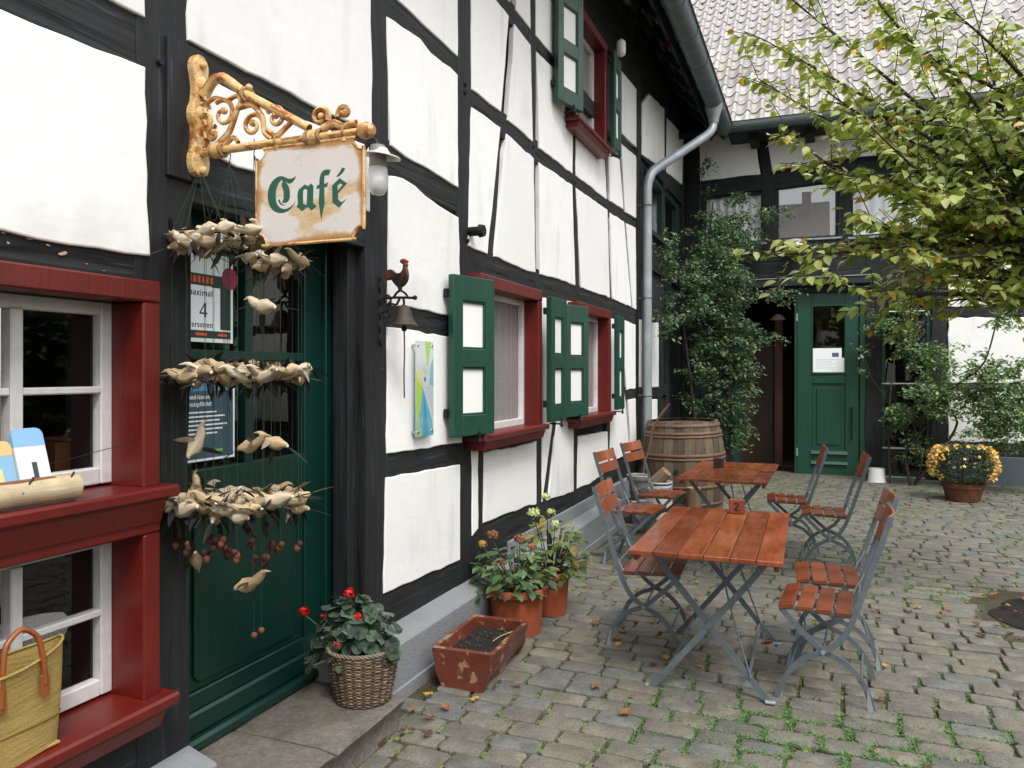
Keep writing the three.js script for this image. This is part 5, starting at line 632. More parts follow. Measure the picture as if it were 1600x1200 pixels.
{ // glazed clay trough, split from a drain half-pipe
  const t = thing('clay_trough', 'brown glazed rectangular clay trough with bare soil on the cobbles', 'planter', [-1.675, 0.0, -3.765], 0.035);
  const glaze = std(0xffffff, { map: rep(tex(512, 512, (u, v) => { const c = fbm(u, v, 3, 4, 5, 101), w = fbm(u, v, 6, 6, 4, 102); const d = fbm(u, v, 30, 30, 3, 103); return mix(mix([0.3, 0.15, 0.12], [0.48, 0.25, 0.18], c), [0.7, 0.62, 0.48], Math.max(0, Math.min(1, (w - 0.62 + 0.12 * (d - 0.5)) * 14)) * 0.6); }), 2.6), roughness: 0.32, bumpMap: rep(T.fineB, 2), bumpScale: 0.002 });
  const W = 0.335, Wb = 0.2, H = 0.2, L = 0.55, th = 0.026; const s = new THREE.Shape(); s.moveTo(-Wb / 2, 0.0); s.lineTo(Wb / 2, 0); s.lineTo(Wb / 2, 0.035); s.quadraticCurveTo(W / 2 - 0.015, 0.07, W / 2 - 0.006, H - 0.03); s.lineTo(W / 2, H - 0.02); s.lineTo(W / 2, H); s.lineTo(W / 2 - th, H); s.quadraticCurveTo(W / 2 - th - 0.02, 0.09, Wb / 2 - 0.03, 0.05); s.lineTo(-Wb / 2 + 0.03, 0.05); s.quadraticCurveTo(-W / 2 + th + 0.02, 0.09, -W / 2 + th, H); s.lineTo(-W / 2, H); s.lineTo(-W / 2, H - 0.02); s.lineTo(-W / 2 + 0.006, H - 0.03); s.quadraticCurveTo(-W / 2 + 0.015, 0.07, -Wb / 2, 0.035); s.closePath();
  mesh('trough_wall', uvBox(toCreasedNormals(extr(s, L, 0.004, 10), 0.5)).translate(0, 0.002, -L / 2), glaze, t);
  const e = new THREE.Shape(); e.moveTo(-Wb / 2, 0); e.lineTo(Wb / 2, 0); e.quadraticCurveTo(W / 2 - 0.012, 0.05, W / 2 - 0.006, H); e.lineTo(-W / 2 + 0.006, H); e.quadraticCurveTo(-W / 2 + 0.012, 0.05, -Wb / 2, 0); for (const z of [-L / 2 - 0.006, L / 2 - 0.02]) mesh('end_wall', uvBox(extr(e, 0.024, 0.004, 10)).translate(0, 0.003, z), glaze, t);
  if (0) { const w2 = null; for (const [x, y, w, h] of [[-0.11, 0.155, 0.07, 0.02], [0.05, 0.14, 0.1, 0.028], [0.075, 0.055, 0.04, 0.03], [-0.04, 0.03, 0.04, 0.016]]) { const q = []; for (let i = 0; i < 12; i++) { const a = i / 12 * 6.283, k = R(0.8, 1.15); q.push([x + Math.sign(Math.cos(a)) * Math.pow(Math.abs(Math.cos(a)), 0.6) * w / 2 * k, y + Math.sin(a) * h / 2 * k]); } mesh('flaked_patch', uvBox(extr(polyShape(q), 0.0014)), w2, t, [0, 0.003, L / 2 + 0.0075]); } }
  const sg = new THREE.PlaneGeometry(W - 0.08, L - 0.06, 16, 24).rotateX(-Math.PI / 2), p = sg.attributes.position; for (let i = 0; i < p.count; i++) p.setY(i, 0.02 * noise3(p.getX(i) * 22, 0, p.getZ(i) * 22)); sg.computeVertexNormals(); mesh('soil', uvBox(sg), M.soil, t, [0, 0.138, 0]);
  { const ch = []; for (let i = 0; i < 90; i++) ch.push(new THREE.TetrahedronGeometry(R(0.004, 0.009), 0).rotateY(R(0, 6)).translate(R(-0.1, 0.1), 0.152 + R(-0.003, 0.006), R(-0.23, 0.23))); stuff(mesh('soil_crumbs', merge(ch), std(0x4b3f33, { roughness: 1 }), t)); mesh('dry_twig', tube([[0.05, 0.158, -0.02], [0.07, 0.165, -0.1], [0.11, 0.17, -0.17]], 0.0025, 8, 5), std(0xb9a27c), t); }
}
function clayPot(label, pos, r, h) {
  const t = thing('terracotta_pot', label, 'flowerpot', pos, 0); const s = r / 0.18;
  mesh('pot_body', lathe([[0, 0], [r * 0.72, 0], [r * 0.74, 0.005], [r * 0.86, h * 0.76], [r * 0.875, h * 0.79], [r * 0.865, h * 0.8], [r * 0.9, h * 0.83], [r * 0.99, h * 0.845], [r, h * 0.86], [r, h * 0.97], [r * 0.985, h], [r * 0.92, h], [r * 0.9, h * 0.97], [r * 0.88, h * 0.86]], 44), M.terra, t); mesh('soil', lathe([[0, h * 0.87], [r * 0.5, h * 0.875], [r * 0.89, h * 0.86]], 24), M.soil, t); return t;
}
const hydLeaf = [leafGeo(0.074, 0.05, 0.15, 0.25, 5), leafGeo(0.062, 0.042, 0.2, 0.35, 5), leafGeo(0.05, 0.034, 0.25, 0.15, 4)];
function hydrangea(label, pos, list, heads, n, box, cols, group) { // stems carry opposite leaves; flower heads at given points
  const g = thing('hydrangea', label, 'hydrangea', pos); const st = [], lm = cols.map(c => leafMat(c, { map: rep(T.blot, 9), roughness: 0.5 })); let k = 0;
  const stemTo = (x, y, z) => st.push(tube([[x * 0.25, 0, z * 0.25], [x * 0.55, y * 0.5, z * 0.55], [x, y, z]], 0.0035, 8, 5));
  while (k < n) { const a = R(0, 6.283), rr = Math.sqrt(rnd()), x = Math.cos(a) * box[0] * rr + box[3], z = Math.sin(a) * box[2] * rr, y = R(0.0, 1) * box[1] * (1 - 0.45 * rr * rr); if (pos[0] + x < -1.99) continue; const m = mesh('leaf', hydLeaf[k % 3], lm[Math.floor(rnd() * lm.length)], g, [x, y, z]); m.rotation.set(R(-0.3, 0.3), -Math.atan2(z, x) + R(-0.9, 0.9), R(-0.5, 0.5), 'YXZ'); m.scale.setScalar(R(0.8, 1.2)); if (k % 5 === 0) stemTo(x, y, z); k++; }
  for (const [x, y, z, r, col] of heads) { const ps = [], m = std(col, { roughness: 0.75, side: THREE.DoubleSide }); for (let i = 0; i < 70; i++) { const v = V(R(-1, 1), R(-0.45, 1), R(-1, 1)).normalize().multiplyScalar(r * R(0.75, 1.05)); v.y *= 0.8; for (let q = 0; q < 2; q++) { const c = new THREE.CircleGeometry(0.0075, 5).rotateY(R(-0.5, 0.5)); c.lookAt(v.clone().add(V(R(-0.012, 0.012), R(-0.012, 0.012), R(-0.012, 0.012)))); c.translate(v.x, v.y, v.z); ps.push(c); } } mesh('flower_head', merge(ps), m, g, [x, y, z]); stemTo(x, y - r * 0.5, z); }
  stuff(mesh('stems', merge(st), M.stem, g)); return g;
}
clayPot('large terracotta pot behind the clay trough by the wall', [-1.735, 0, -4.42], 0.195, 0.29); clayPot('smaller terracotta pot standing behind the large one', [-1.655, 0, -4.84], 0.135, 0.29);
hydrangea('dark green hydrangea with brown faded heads in the large terracotta pot', [-1.735, 0.25, -4.42], 0, [[-0.2, 0.315, -0.08, 0.042, 0x8a5a3e], [-0.23, 0.27, 0.0, 0.028, 0xb08f4a], [-0.02, 0.3, -0.1, 0.036, 0x8a5c44], [-0.07, 0.2, 0.1, 0.022, 0x7a4e3a], [0.08, 0.27, -0.05, 0.025, 0x94684c]], 300, [0.25, 0.28, 0.22, -0.03], [0x587c4c, 0x669054, 0x7a9e60, 0x8ca458, 0x486a44]);
hydrangea('yellow green hydrangea with pale cream heads in the smaller terracotta pot', [-1.655, 0.26, -4.84], 0, [[-0.08, 0.42, 0.12, 0.046, 0xbfcf86], [-0.02, 0.52, 0.05, 0.03, 0xc9d690], [0.06, 0.36, 0.1, 0.026, 0xd6dba6], [-0.02, 0.4, -0.05, 0.03, 0xb9c97a]], 260, [0.2, 0.4, 0.19, 0.02], [0x86a046, 0x9aac4c, 0x6f9146, 0xc0ad4a]);
{ const l = solo('trailing_leaf', leafGeo(0.1, 0.018, 0.2, 0.6, 5), leafMat(0x7f9a4c), 'long drooping pale leaf over the rim of the smaller terracotta pot', 'leaf', [-1.53, 0.29, -4.74], [0, 0.6, -0.5]); }

// ---------- tables and chairs ----------
const slatTones = [0xa85630, 0xb05e34, 0xa0502e, 0x9a4c2c, 0xb66638].map(c => phys(c, { map: rep(T.grain, 1.6), bumpMap: rep(T.drops, 2.2), bumpScale: 0.0011, roughness: 1, roughnessMap: rep(T.wet, 1.3), clearcoat: 0.25, clearcoatRoughness: 0.12 }));
function makeTable(label, pos, turn, dark) {
  const t = thing('folding_table', label, 'table', pos, turn, 'folding beer garden tables'); const W = 0.715, L = 1.31, pw = W / 6;
  for (let i = 0; i < 6; i++) { const m = mesh('plank', cbox(pw - 0.0045, 0.024, L, 0.003), slatTones[(i * 3 + dark) % 5], t, [-W / 2 + pw * (i + 0.5), 0.728 + R(-0.0012, 0.0012), R(-0.003, 0.003)]); }
  for (const z of [-0.42, 0.42]) mesh('batten', bx(-W / 2 + 0.04, W / 2 - 0.04, 0.692, 0.7155, z - 0.03, z + 0.03), slatTones[2], t);
  for (const x of [-W / 2 + 0.02, W / 2 - 0.045]) mesh('apron', bx(x, x + 0.025, 0.685, 0.7155, -L / 2 + 0.03, L / 2 - 0.03), slatTones[2], t);
  // crossed steel legs at each end
  for (const z of [-0.43, 0.43]) for (const s of [-1, 1]) mesh('leg', flatBar([[s * 0.285, 0.7], [s * 0.18, 0.56], [0, 0.345], [-s * 0.2, 0.1], [-s * 0.285, 0.004]], 0.03, 0.012, 22), M.steel, t, [0, 0, z + s * 0.012]);
  for (const s of [-1, 1]) { mesh('cross_rod', cyl(0.008, 0.008, 0.86, 8).rotateX(Math.PI / 2).translate(0, 0, -0.43), M.steel, t, [-s * 0.19, 0.11, 0]); }
  for (const z of [-0.43, 0.43]) { mesh('pivot', cyl(0.013, 0.013, 0.05, 10).rotateX(Math.PI / 2).translate(0, 0.345, z - 0.025), M.steel, t); for (const s of [-1, 1]) mesh('foot', cbox(0.05, 0.012, 0.03, 0.003), M.zinc, t, [s * 0.29, 0.007, z]); mesh('stay', tube([[0.2, 0.11, z], [0.1, 0.42, z * 0.85], [0.03, 0.69, z * 0.7]], 0.005, 8, 6), M.steel, t); }
  return t;
}
makeTable('nearer wet wooden folding table carrying the number 2', [-0.515, 0, -4.335], 0.012, 0); makeTable('farther wet wooden folding table carrying the number 3', [-0.72, 0, -6.98], -0.02, 2);
const font = await new FontLoader().loadAsync('fonts/droid/droid_sans_bold.typeface.json');
for (const [n, pos, turn, label, col] of [['2', [-0.466, 0.7412, -4.86], -0.03, 'small reddish wooden block numbered 2 on the nearer table', 0x9a4f34], ['3', [-0.845, 0.7412, -7.15], 0.1, 'small dark wooden block numbered 3 on the farther table', 0x4a2a20]]) {
  const b = thing('number_block', label, 'table number', pos, turn); mesh('block', cbox(0.09, 0.085, 0.045, 0.004), std(col, { map: rep(T.grain, 3), roughness: 0.5 }), b, [0, 0.0425, 0]);
  const tg = new TextGeometry(n, { font, size: 0.048, depth: 0.0012, curveSegments: 6 }); tg.computeBoundingBox(); mesh('numeral', uvBox(tg.translate(-(tg.boundingBox.max.x + tg.boundingBox.min.x) / 2, 0.019, 0.0226)), std(0x1a1210, { roughness: 0.6 }), b);
}
function makeChair(label) { // local x: 0 at the front feet, seat faces -x
  const t = thing('folding_chair', label, 'chair', [0, 0, 0], 0, 'folding beer garden chairs'); const hw = 0.215;
  const back = flatBar([[0.505, 0.93], [0.465, 0.8], [0.4, 0.6], [0.365, 0.49], [0.335, 0.405], [0.285, 0.315], [0.21, 0.255], [0.13, 0.215], [0.065, 0.15], [0.025, 0.075], [0.0, 0.004]], 0.026, 0.009, 34), front = flatBar([[0.015, 0.438], [0.1, 0.35], [0.21, 0.255], [0.3, 0.215], [0.37, 0.15], [0.408, 0.075], [0.43, 0.004]], 0.026, 0.009, 26);
  for (const s of [-1, 1]) { mesh('back_leg', back, M.steel, t, [0, 0, s * hw]); mesh('front_leg', front, M.steel, t, [0, 0, s * (hw - 0.014)]); mesh('seat_rail', flatBar([[0.005, 0.441], [0.17, 0.436], [0.33, 0.43]], 0.016, 0.008, 6), M.steel, t, [0, 0, s * (hw - 0.03)]); mesh('pivot', cyl(0.01, 0.01, 0.035, 8).rotateX(Math.PI / 2), M.zinc, t, [0.21, 0.255, s * hw - 0.0175]); mesh('link', tube([[0.33, 0.432, 0], [0.345, 0.47, 0], [0.375, 0.53, 0], [0.385, 0.555, 0]], 0.005, 8, 6), M.zinc, t, [0, 0, s * (hw - 0.02)]);
    for (const [x, k] of [[0.012, 1], [0.418, -1]]) mesh('foot_plate', uvBox(extr(polyShape([[0, 0.002], [0.026 * k, 0.002], [0.03 * k, 0.1], [0.022 * k, 0.1]]), 0.004)), M.zinc, t, [x - 0.014 * k, 0, s * (hw - 0.008)]); }
  for (const [x, y] of [[0.21, 0.255], [0.055, 0.14], [0.378, 0.14], [0.365, 0.49]]) mesh('cross_rod', cyl(0.0055, 0.0055, 2 * hw, 8).rotateX(Math.PI / 2), M.steel, t, [x, y, -hw]);
  const bowed = (w, h, d, bow) => { const n = 10, P = [], I = []; for (let i = 0; i <= n; i++) { const z = -w / 2 + w * i / n, e = Math.max(0, Math.abs(i / n - 0.5) * 2 - 0.88) * 0.5, q = bow * (1 - Math.pow(2 * i / n - 1, 2)); for (const [a, b] of [[-d / 2, -h / 2 + 0.003], [-d / 2 + 0.002, -h / 2], [d / 2 - 0.002, -h / 2], [d / 2, -h / 2 + 0.003], [d / 2, h / 2 - 0.003], [d / 2 - 0.002, h / 2], [-d / 2 + 0.002, h / 2], [-d / 2, h / 2 - 0.003]]) P.push(a + q, b * (1 - e), z); } for (let i = 0; i < n; i++) for (let k = 0; k < 8; k++) { const a = i * 8 + k, b = i * 8 + (k + 1) % 8; I.push(a, b, a + 8, b, b + 8, a + 8); } for (let k = 1; k < 7; k++) { I.push(0, k + 1, k); I.push(n * 8, n * 8 + k, n * 8 + k + 1); } const g = new THREE.BufferGeometry(); g.setAttribute('position', new THREE.BufferAttribute(new Float32Array(P), 3)); g.setIndex(I); return uvBox(toCreasedNormals(g, 0.5), R(0, 2), R(0, 2)); };
  const seat = bowed(0.425, 0.074, 0.016, 0.0);
  for (let i = 0; i < 4; i++) { const m = mesh('seat_slat', seat, slatTones[i], t, [0.04 + i * 0.0865, 0.455 - 0.004 * i + (i === 0 ? -0.003 : 0), 0]); m.rotation.set(0, 0, Math.PI / 2 + 0.05 + (i === 0 ? 0.18 : 0) - (i === 3 ? 0.06 : 0)); }
  for (const [x, y] of [[0.494, 0.885], [0.466, 0.79]]) { const m = mesh('back_slat', bowed(0.425, 0.087, 0.014, 0.028), slatTones[y > 0.8 ? 1 : 0], t, [x - 0.012, y, 0]); m.rotation.z = -0.27; }
  for (const [x, y] of [[0.5, 0.885], [0.472, 0.79]]) for (const s of [-1, 1]) mesh('rivet', new THREE.SphereGeometry(0.006, 8, 6), M.zinc, t, [x - 0.02, y, s * (hw - 0.004)]);
  return t;
}
const ch = makeChair('front right chair at the nearer table, its slatted seat facing the table'); ch.position.set(-0.18, 0, -4.215); ch.rotation.y = -0.06;
dup(ch, 'rear right chair at the nearer table, mostly hidden behind the front one', [-0.13, 0, -4.74], 0.04);
dup(ch, 'front right chair at the farther table', [-0.14, 0, -6.89], 0.05); dup(ch, 'rear right chair at the farther table, nearest the green yard door', [-0.45, 0, -7.46], 0.06);
dup(ch, 'chair on the wall side of the nearer table, seat half under it', [-0.735, 0, -4.6], Math.PI + 0.05); dup(ch, 'chair on the wall side of the farther table, nearer of the two', [-1.235, 0, -6.42], Math.PI - 0.1); dup(ch, 'chair on the wall side of the farther table, in front of the barrel', [-1.215, 0, -7.28], Math.PI - 0.18);

// ---------- barrel corner ----------
{
  const t = thing('barrel', 'big weathered oak barrel standing by the downpipe', 'barrel', [-1.47, 0, -9.12], 0.2); t.rotation.z = 0.02; t.rotation.x = 0.01;
  const wm = [0x6d5e4e, 0x786854, 0x5e5144, 0x80715f].map(c => std(c, { map: rep(T.grain, 2.4), bumpMap: rep(T.grainB, 2), bumpScale: 0.006, roughness: 0.9 })), hoop = std(0x8a6a58, { map: rep(T.grain, 4), roughness: 0.7 }); const H = 1.04, rAt = y => 0.36 + 0.12 * Math.sin(Math.PI * (0.12 + 0.72 * (1 - y / H)));
  const n = 24; for (let i = 0; i < n; i++) { const da = 6.283 / n, P = [], I = []; for (let j = 0; j <= 8; j++) { const y = H * j / 8; for (const [f, dr] of [[-0.492, -0.03], [-0.492, 0], [0, 0.003], [0.492, 0], [0.492, -0.03]]) { const a = (i + 0.5 + f * 0.985) * da, r = rAt(y) + dr + 0.002 * (i % 3); P.push(Math.cos(a) * r, y, Math.sin(a) * r); } } for (let j = 0; j < 8; j++) for (let k = 0; k < 4; k++) { const a = j * 5 + k; I.push(a, a + 5, a + 1, a + 1, a + 5, a + 6); } for (const [o, q] of [[0, 0], [40, 1]]) for (let k = 1; k < 4; k++) q ? I.push(o, o + k + 1, o + k) : I.push(o, o + k, o + k + 1); const g = new THREE.BufferGeometry(); g.setAttribute('position', new THREE.BufferAttribute(new Float32Array(P), 3)); g.setIndex(I); const q = uvBox(toCreasedNormals(g, 0.4), i * 0.37, i * 0.21), p2 = q.attributes.position, uv = q.attributes.uv; for (let k = 0; k < uv.count; k++) uv.setXY(k, Math.atan2(p2.getZ(k), p2.getX(k)) * 0.45 + i * 0.31, p2.getY(k)); mesh('stave', q, wm[i % 4], t); }
  for (const [y, h] of [[0.985, 0.035], [0.9, 0.03], [0.865, 0.022], [0.655, 0.03], [0.615, 0.022], [0.3, 0.03], [0.1, 0.03], [0.03, 0.03]]) mesh('hoop', lathe([[rAt(y) + 0.003, y], [rAt(y) + 0.014, y + 0.004], [rAt(y + h) + 0.014, y + h - 0.004], [rAt(y + h) + 0.003, y + h]], 40), hoop, t);
  mesh('lid', cyl(rAt(H) - 0.032, rAt(H) - 0.032, 0.03, 36), wm[2], t, [0, H - 0.06, 0]); mesh('bung_hole', cyl(0.028, 0.028, 0.02, 14).rotateX(Math.PI / 2), M.core, t, [-0.1, 0.5, rAt(0.5) - 0.022]);
}
solo('walking_stick', tube([[-1.845, 0.02, -8.35], [-1.82, 0.4, -8.45], [-1.8, 0.6, -8.48], [-1.745, 0.8, -8.52], [-1.735, 0.95, -8.55], [-1.66, 1.1, -8.58], [-1.55, 1.25, -8.62]], t => 0.017 - 0.003 * t + 0.002 * Math.sin(t * 23), 40, 8), std(0x7a5a48, { map: rep(T.grain, 5), bumpMap: rep(T.fineB, 5), bumpScale: 0.003, roughness: 0.8 }), 'crooked bare wooden stick leaning against the barrel', 'stick');
{
  const bl = std(0x3b5688, { roughness: 0.3 }), wh = std(0xd5d3cc, { map: rep(T.blot, 4), roughness: 0.3 });
  const p = thing('stoneware_crock', 'white stoneware crock with blue fan stripes holding a log', 'crock', [-1.6, 0, -8.26]);
  mesh('crock_body', lathe([[0, 0], [0.11, 0], [0.125, 0.02], [0.142, 0.2], [0.14, 0.36], [0.132, 0.4], [0.14, 0.42], [0.142, 0.43], [0.13, 0.43], [0.12, 0.4], [0.12, 0.1]], 36), wh, p);
  mesh('blue_band', lathe([[0.1335, 0.396], [0.1395, 0.412], [0.1375, 0.418], [0.1325, 0.404]], 36), bl, p);
  for (let i = 0; i < 9; i++) { const a = 0.75 + (i - 4) * 0.13, b = 0.75 + (i - 4) * 0.075; mesh('blue_stripe', tube([[Math.cos(a) * 0.1405, 0.375 , Math.sin(a) * 0.1405], [Math.cos((a + b) / 2) * 0.1425, 0.32, Math.sin((a + b) / 2) * 0.1425], [Math.cos(b) * 0.1425, 0.27, Math.sin(b) * 0.1425]], 0.004, 8, 5), bl, p); }
  for (const a of [2.3, -0.85]) mesh('lug', new THREE.TorusGeometry(0.022, 0.008, 7, 14), wh, p, [Math.cos(a) * 0.15, 0.385, Math.sin(a) * 0.15], [0, -a, 0]);
  const lg = thing('log', 'short split log leaning inside the stoneware crock', 'log', [-1.62, 0.36, -8.27]); mesh('log_body', uvBox(new THREE.CylinderGeometry(0.065, 0.085, 0.3, 14, 2)), std(0xa08a6c, { map: rep(T.grain, 3), bumpMap: rep(T.grainB, 4), bumpScale: 0.003 }), lg, [0, 0.07, 0], [0.1, 0, -0.75]);
  const s = thing('tree_stump', 'upright pale log stump beside the stoneware crock', 'stump', [-1.27, 0, -8.52]); const sg = new THREE.CylinderGeometry(0.078, 0.085, 0.34, 20, 6).translate(0, 0.17, 0), q = sg.attributes.position; for (let i = 0; i < q.count; i++) { const k = 1 + 0.1 * (noise3(q.getX(i) * 20, q.getY(i) * 4, q.getZ(i) * 20) - 0.5); q.setX(i, q.getX(i) * k); q.setZ(i, q.getZ(i) * k); } sg.computeVertexNormals(); mesh('trunk_piece', uvBox(sg), std(0x8b7458, { map: rep(T.grain, 3), bumpMap: rep(T.grainB, 3), bumpScale: 0.006 }), s); mesh('cut_face', cyl(0.074, 0.074, 0.006, 20), std(0xb6a07a, { map: rep(T.grain, 5) }), s, [0, 0.338, 0]);
  const j = thing('stoneware_jug', 'grey stoneware jug with a round blue ornament under the chairs', 'jug', [-1.64, 0, -7.68]); mesh('jug_body', lathe([[0, 0], [0.07, 0], [0.08, 0.015], [0.115, 0.1], [0.12, 0.16], [0.1, 0.22], [0.065, 0.26], [0.06, 0.3], [0.07, 0.31], [0.055, 0.31], [0.05, 0.26]], 32), std(0x9b9c9e, { map: rep(T.blot, 4), roughness: 0.35 }), j);
  for (let i = 0; i < 7; i++) { const a = 0.9 + (i ? 0.16 * Math.cos(i * 1.05) : 0), y = 0.14 + (i ? 0.03 * Math.sin(i * 1.05) : 0); mesh('blue_ornament', new THREE.SphereGeometry(0.018, 8, 6).scale(1, 1, 0.25), bl, j, [Math.cos(a) * 0.117, y, Math.sin(a) * 0.117], [0, Math.PI / 2 - a, 0]); }
  mesh('jug_handle', tube([[-0.06, 0.29, 0], [-0.12, 0.28, 0], [-0.14, 0.22, 0], [-0.105, 0.18, 0]], 0.011, 14, 8), std(0x9b9c9e, { roughness: 0.35 }), j);
  for (const [y, lab, c] of [[0, 'old clay pot at the bottom of the stack behind the chair', 0x8f6a55], [0.26, 'grey rimmed pot on top of the clay pot behind the chair', 0x7f7c76]]) { const k = thing('old_pot', lab, 'pot', [-1.78, y, -8.06]); mesh('pot_body', lathe([[0, 0], [0.075, 0], [0.105, 0.2], [0.12, 0.205], [0.122, 0.25], [0.11, 0.252], [0.1, 0.2], [0.09, 0.05], [0, 0.04]], 28), std(c, { map: rep(T.blot, 5), roughness: 0.7 }), k); mesh('rim_ring', new THREE.TorusGeometry(0.118, 0.007, 6, 30).rotateX(Math.PI / 2), std(y ? 0x9c9d9b : 0xa98b74, { roughness: 0.5 }), k, [0, 0.25, 0]); }
  const wb = thing('white_bucket', 'small white upturned bucket by the yard door post', 'bucket', [0.78, 0, -12.42]); mesh('bucket_body', lathe([[0, 0.2], [0.1, 0.2], [0.105, 0.195], [0.125, 0.012], [0.132, 0.01], [0.132, 0.0], [0.12, 0.0]], 28), std(0xe2e2df, { roughness: 0.4 }), wb);
}
// ---------- climbers, shrubs ----------
const leafSmall = leafGeo(0.056, 0.032, 0.2, 0.15, 3);
function vine(name, label, category, stems, blobs, n, cols, leaf, yellow = 0) {
  const o = thing(name, label, category); const gs = stems.map(([pts, r]) => tube(pts, t => r * (1 - 0.6 * t), 28, 6)); mesh('stems', merge(gs), M.bark, o); stuff(o.children[0]);
  const list = [], tot = blobs.reduce((a, b) => a + b[6], 0);
  for (const [x, y, z, rx, ry, rz, w] of blobs) { const m = Math.round(n * w / tot), clumps = Math.max(4, Math.round(m / 26)); for (let c = 0; c < clumps; c++) { const a = R(0, 6.283), e = R(-1.4, 1.5), rr = Math.pow(rnd(), 0.45), cx = x + Math.cos(a) * Math.cos(e) * rx * rr, cy = y + Math.sin(e) * ry * rr, cz = z + Math.sin(a) * Math.cos(e) * rz * rr, tone = R(0.7, 1.25), dir = R(0, 6.283), dl = R(0.12, 0.3), dz = R(-0.6, 0.5); for (let i = 0; i < m / clumps; i++) { const t = rnd(), col = new THREE.Color(rnd() < yellow * 0.5 ? 0xb8a458 : cols[Math.floor(rnd() * cols.length)]).multiplyScalar(tone * R(0.85, 1.15)); list.push([mat4(V(cx + Math.cos(dir) * dl * (t - 0.5) + R(-0.05, 0.05), cy + dz * dl * (t - 0.5) + R(-0.05, 0.05), cz + Math.sin(dir) * dl * (t - 0.5) + R(-0.05, 0.05)), [R(-0.6, 0.6), R(0, 6.283), R(-0.9, 0.4)], R(0.7, 1.3)), col]); } } }
  instanced('foliage', leaf, leafMat(0xffffff, { roughness: 0.6 }), list, o); return o;
}
vine('climbing_rose', 'tall dark green climbing rose filling the corner beside the open passage', 'climber', [[[[-1.5, 0, -11.6], [-1.55, 0.9, -11.8], [-1.45, 2, -11.7], [-1.6, 3, -11.9], [-1.5, 4.2, -12]], 0.03], [[[-1.35, 0, -11.7], [-1.2, 0.8, -11.6], [-1.35, 1.9, -11.7], [-1.1, 2.9, -11.8], [-1.25, 3.9, -12.2]], 0.026], [[[-1.6, 0, -11.5], [-1.7, 1.2, -11.3], [-1.8, 2.4, -11], [-1.75, 3.3, -10.2]], 0.022], [[[-1.3, 3.4, -12], [-0.9, 3.9, -12.2], [-0.5, 4.05, -12.4], [-0.25, 4.15, -12.45]], 0.008], [[[-1.1, 2.7, -11.8], [-0.8, 2.75, -11.7], [-0.5, 2.62, -11.6], [-0.3, 2.6, -11.5]], 0.008], [[[-1.75, 4, -12.3], [-1.72, 4.8, -12.4], [-1.6, 5.2, -12.4]], 0.007]],
  [[-1.5, 3.55, -11.9, 0.42, 0.5, 0.4, 1.1], [-1.15, 3.65, -12.2, 0.4, 0.4, 0.3, 0.9], [-1.35, 2.9, -11.6, 0.5, 0.6, 0.45, 1.7], [-1.68, 2.7, -11.1, 0.22, 0.5, 0.5, 0.8], [-1.3, 2.1, -11.6, 0.48, 0.6, 0.4, 1.6], [-1.2, 1.4, -11.6, 0.38, 0.5, 0.35, 1.1], [-1.6, 1.5, -11.5, 0.3, 0.6, 0.4, 0.7], [-1.15, 0.8, -11.7, 0.25, 0.35, 0.3, 0.5], [-1.78, 3.1, -9.75, 0.12, 0.35, 0.3, 0.22], [-1.78, 2.3, -9.8, 0.16, 0.3, 0.3, 0.2], [-0.75, 4.0, -12.3, 0.4, 0.12, 0.15, 0.14], [-0.55, 2.68, -11.65, 0.32, 0.12, 0.15, 0.16], [-0.7, 2.1, -11.7, 0.25, 0.1, 0.15, 0.08], [-1.65, 4.6, -12.4, 0.08, 0.5, 0.08, 0.07], [-1.2, 4.28, -12.3, 0.25, 0.12, 0.15, 0.14], [-0.98, 1.9, -11.5, 0.18, 0.5, 0.2, 0.4]], 21000, [0x56784e, 0x648856, 0x729860, 0x486a42, 0x8aa66c], leafSmall, 0.03);
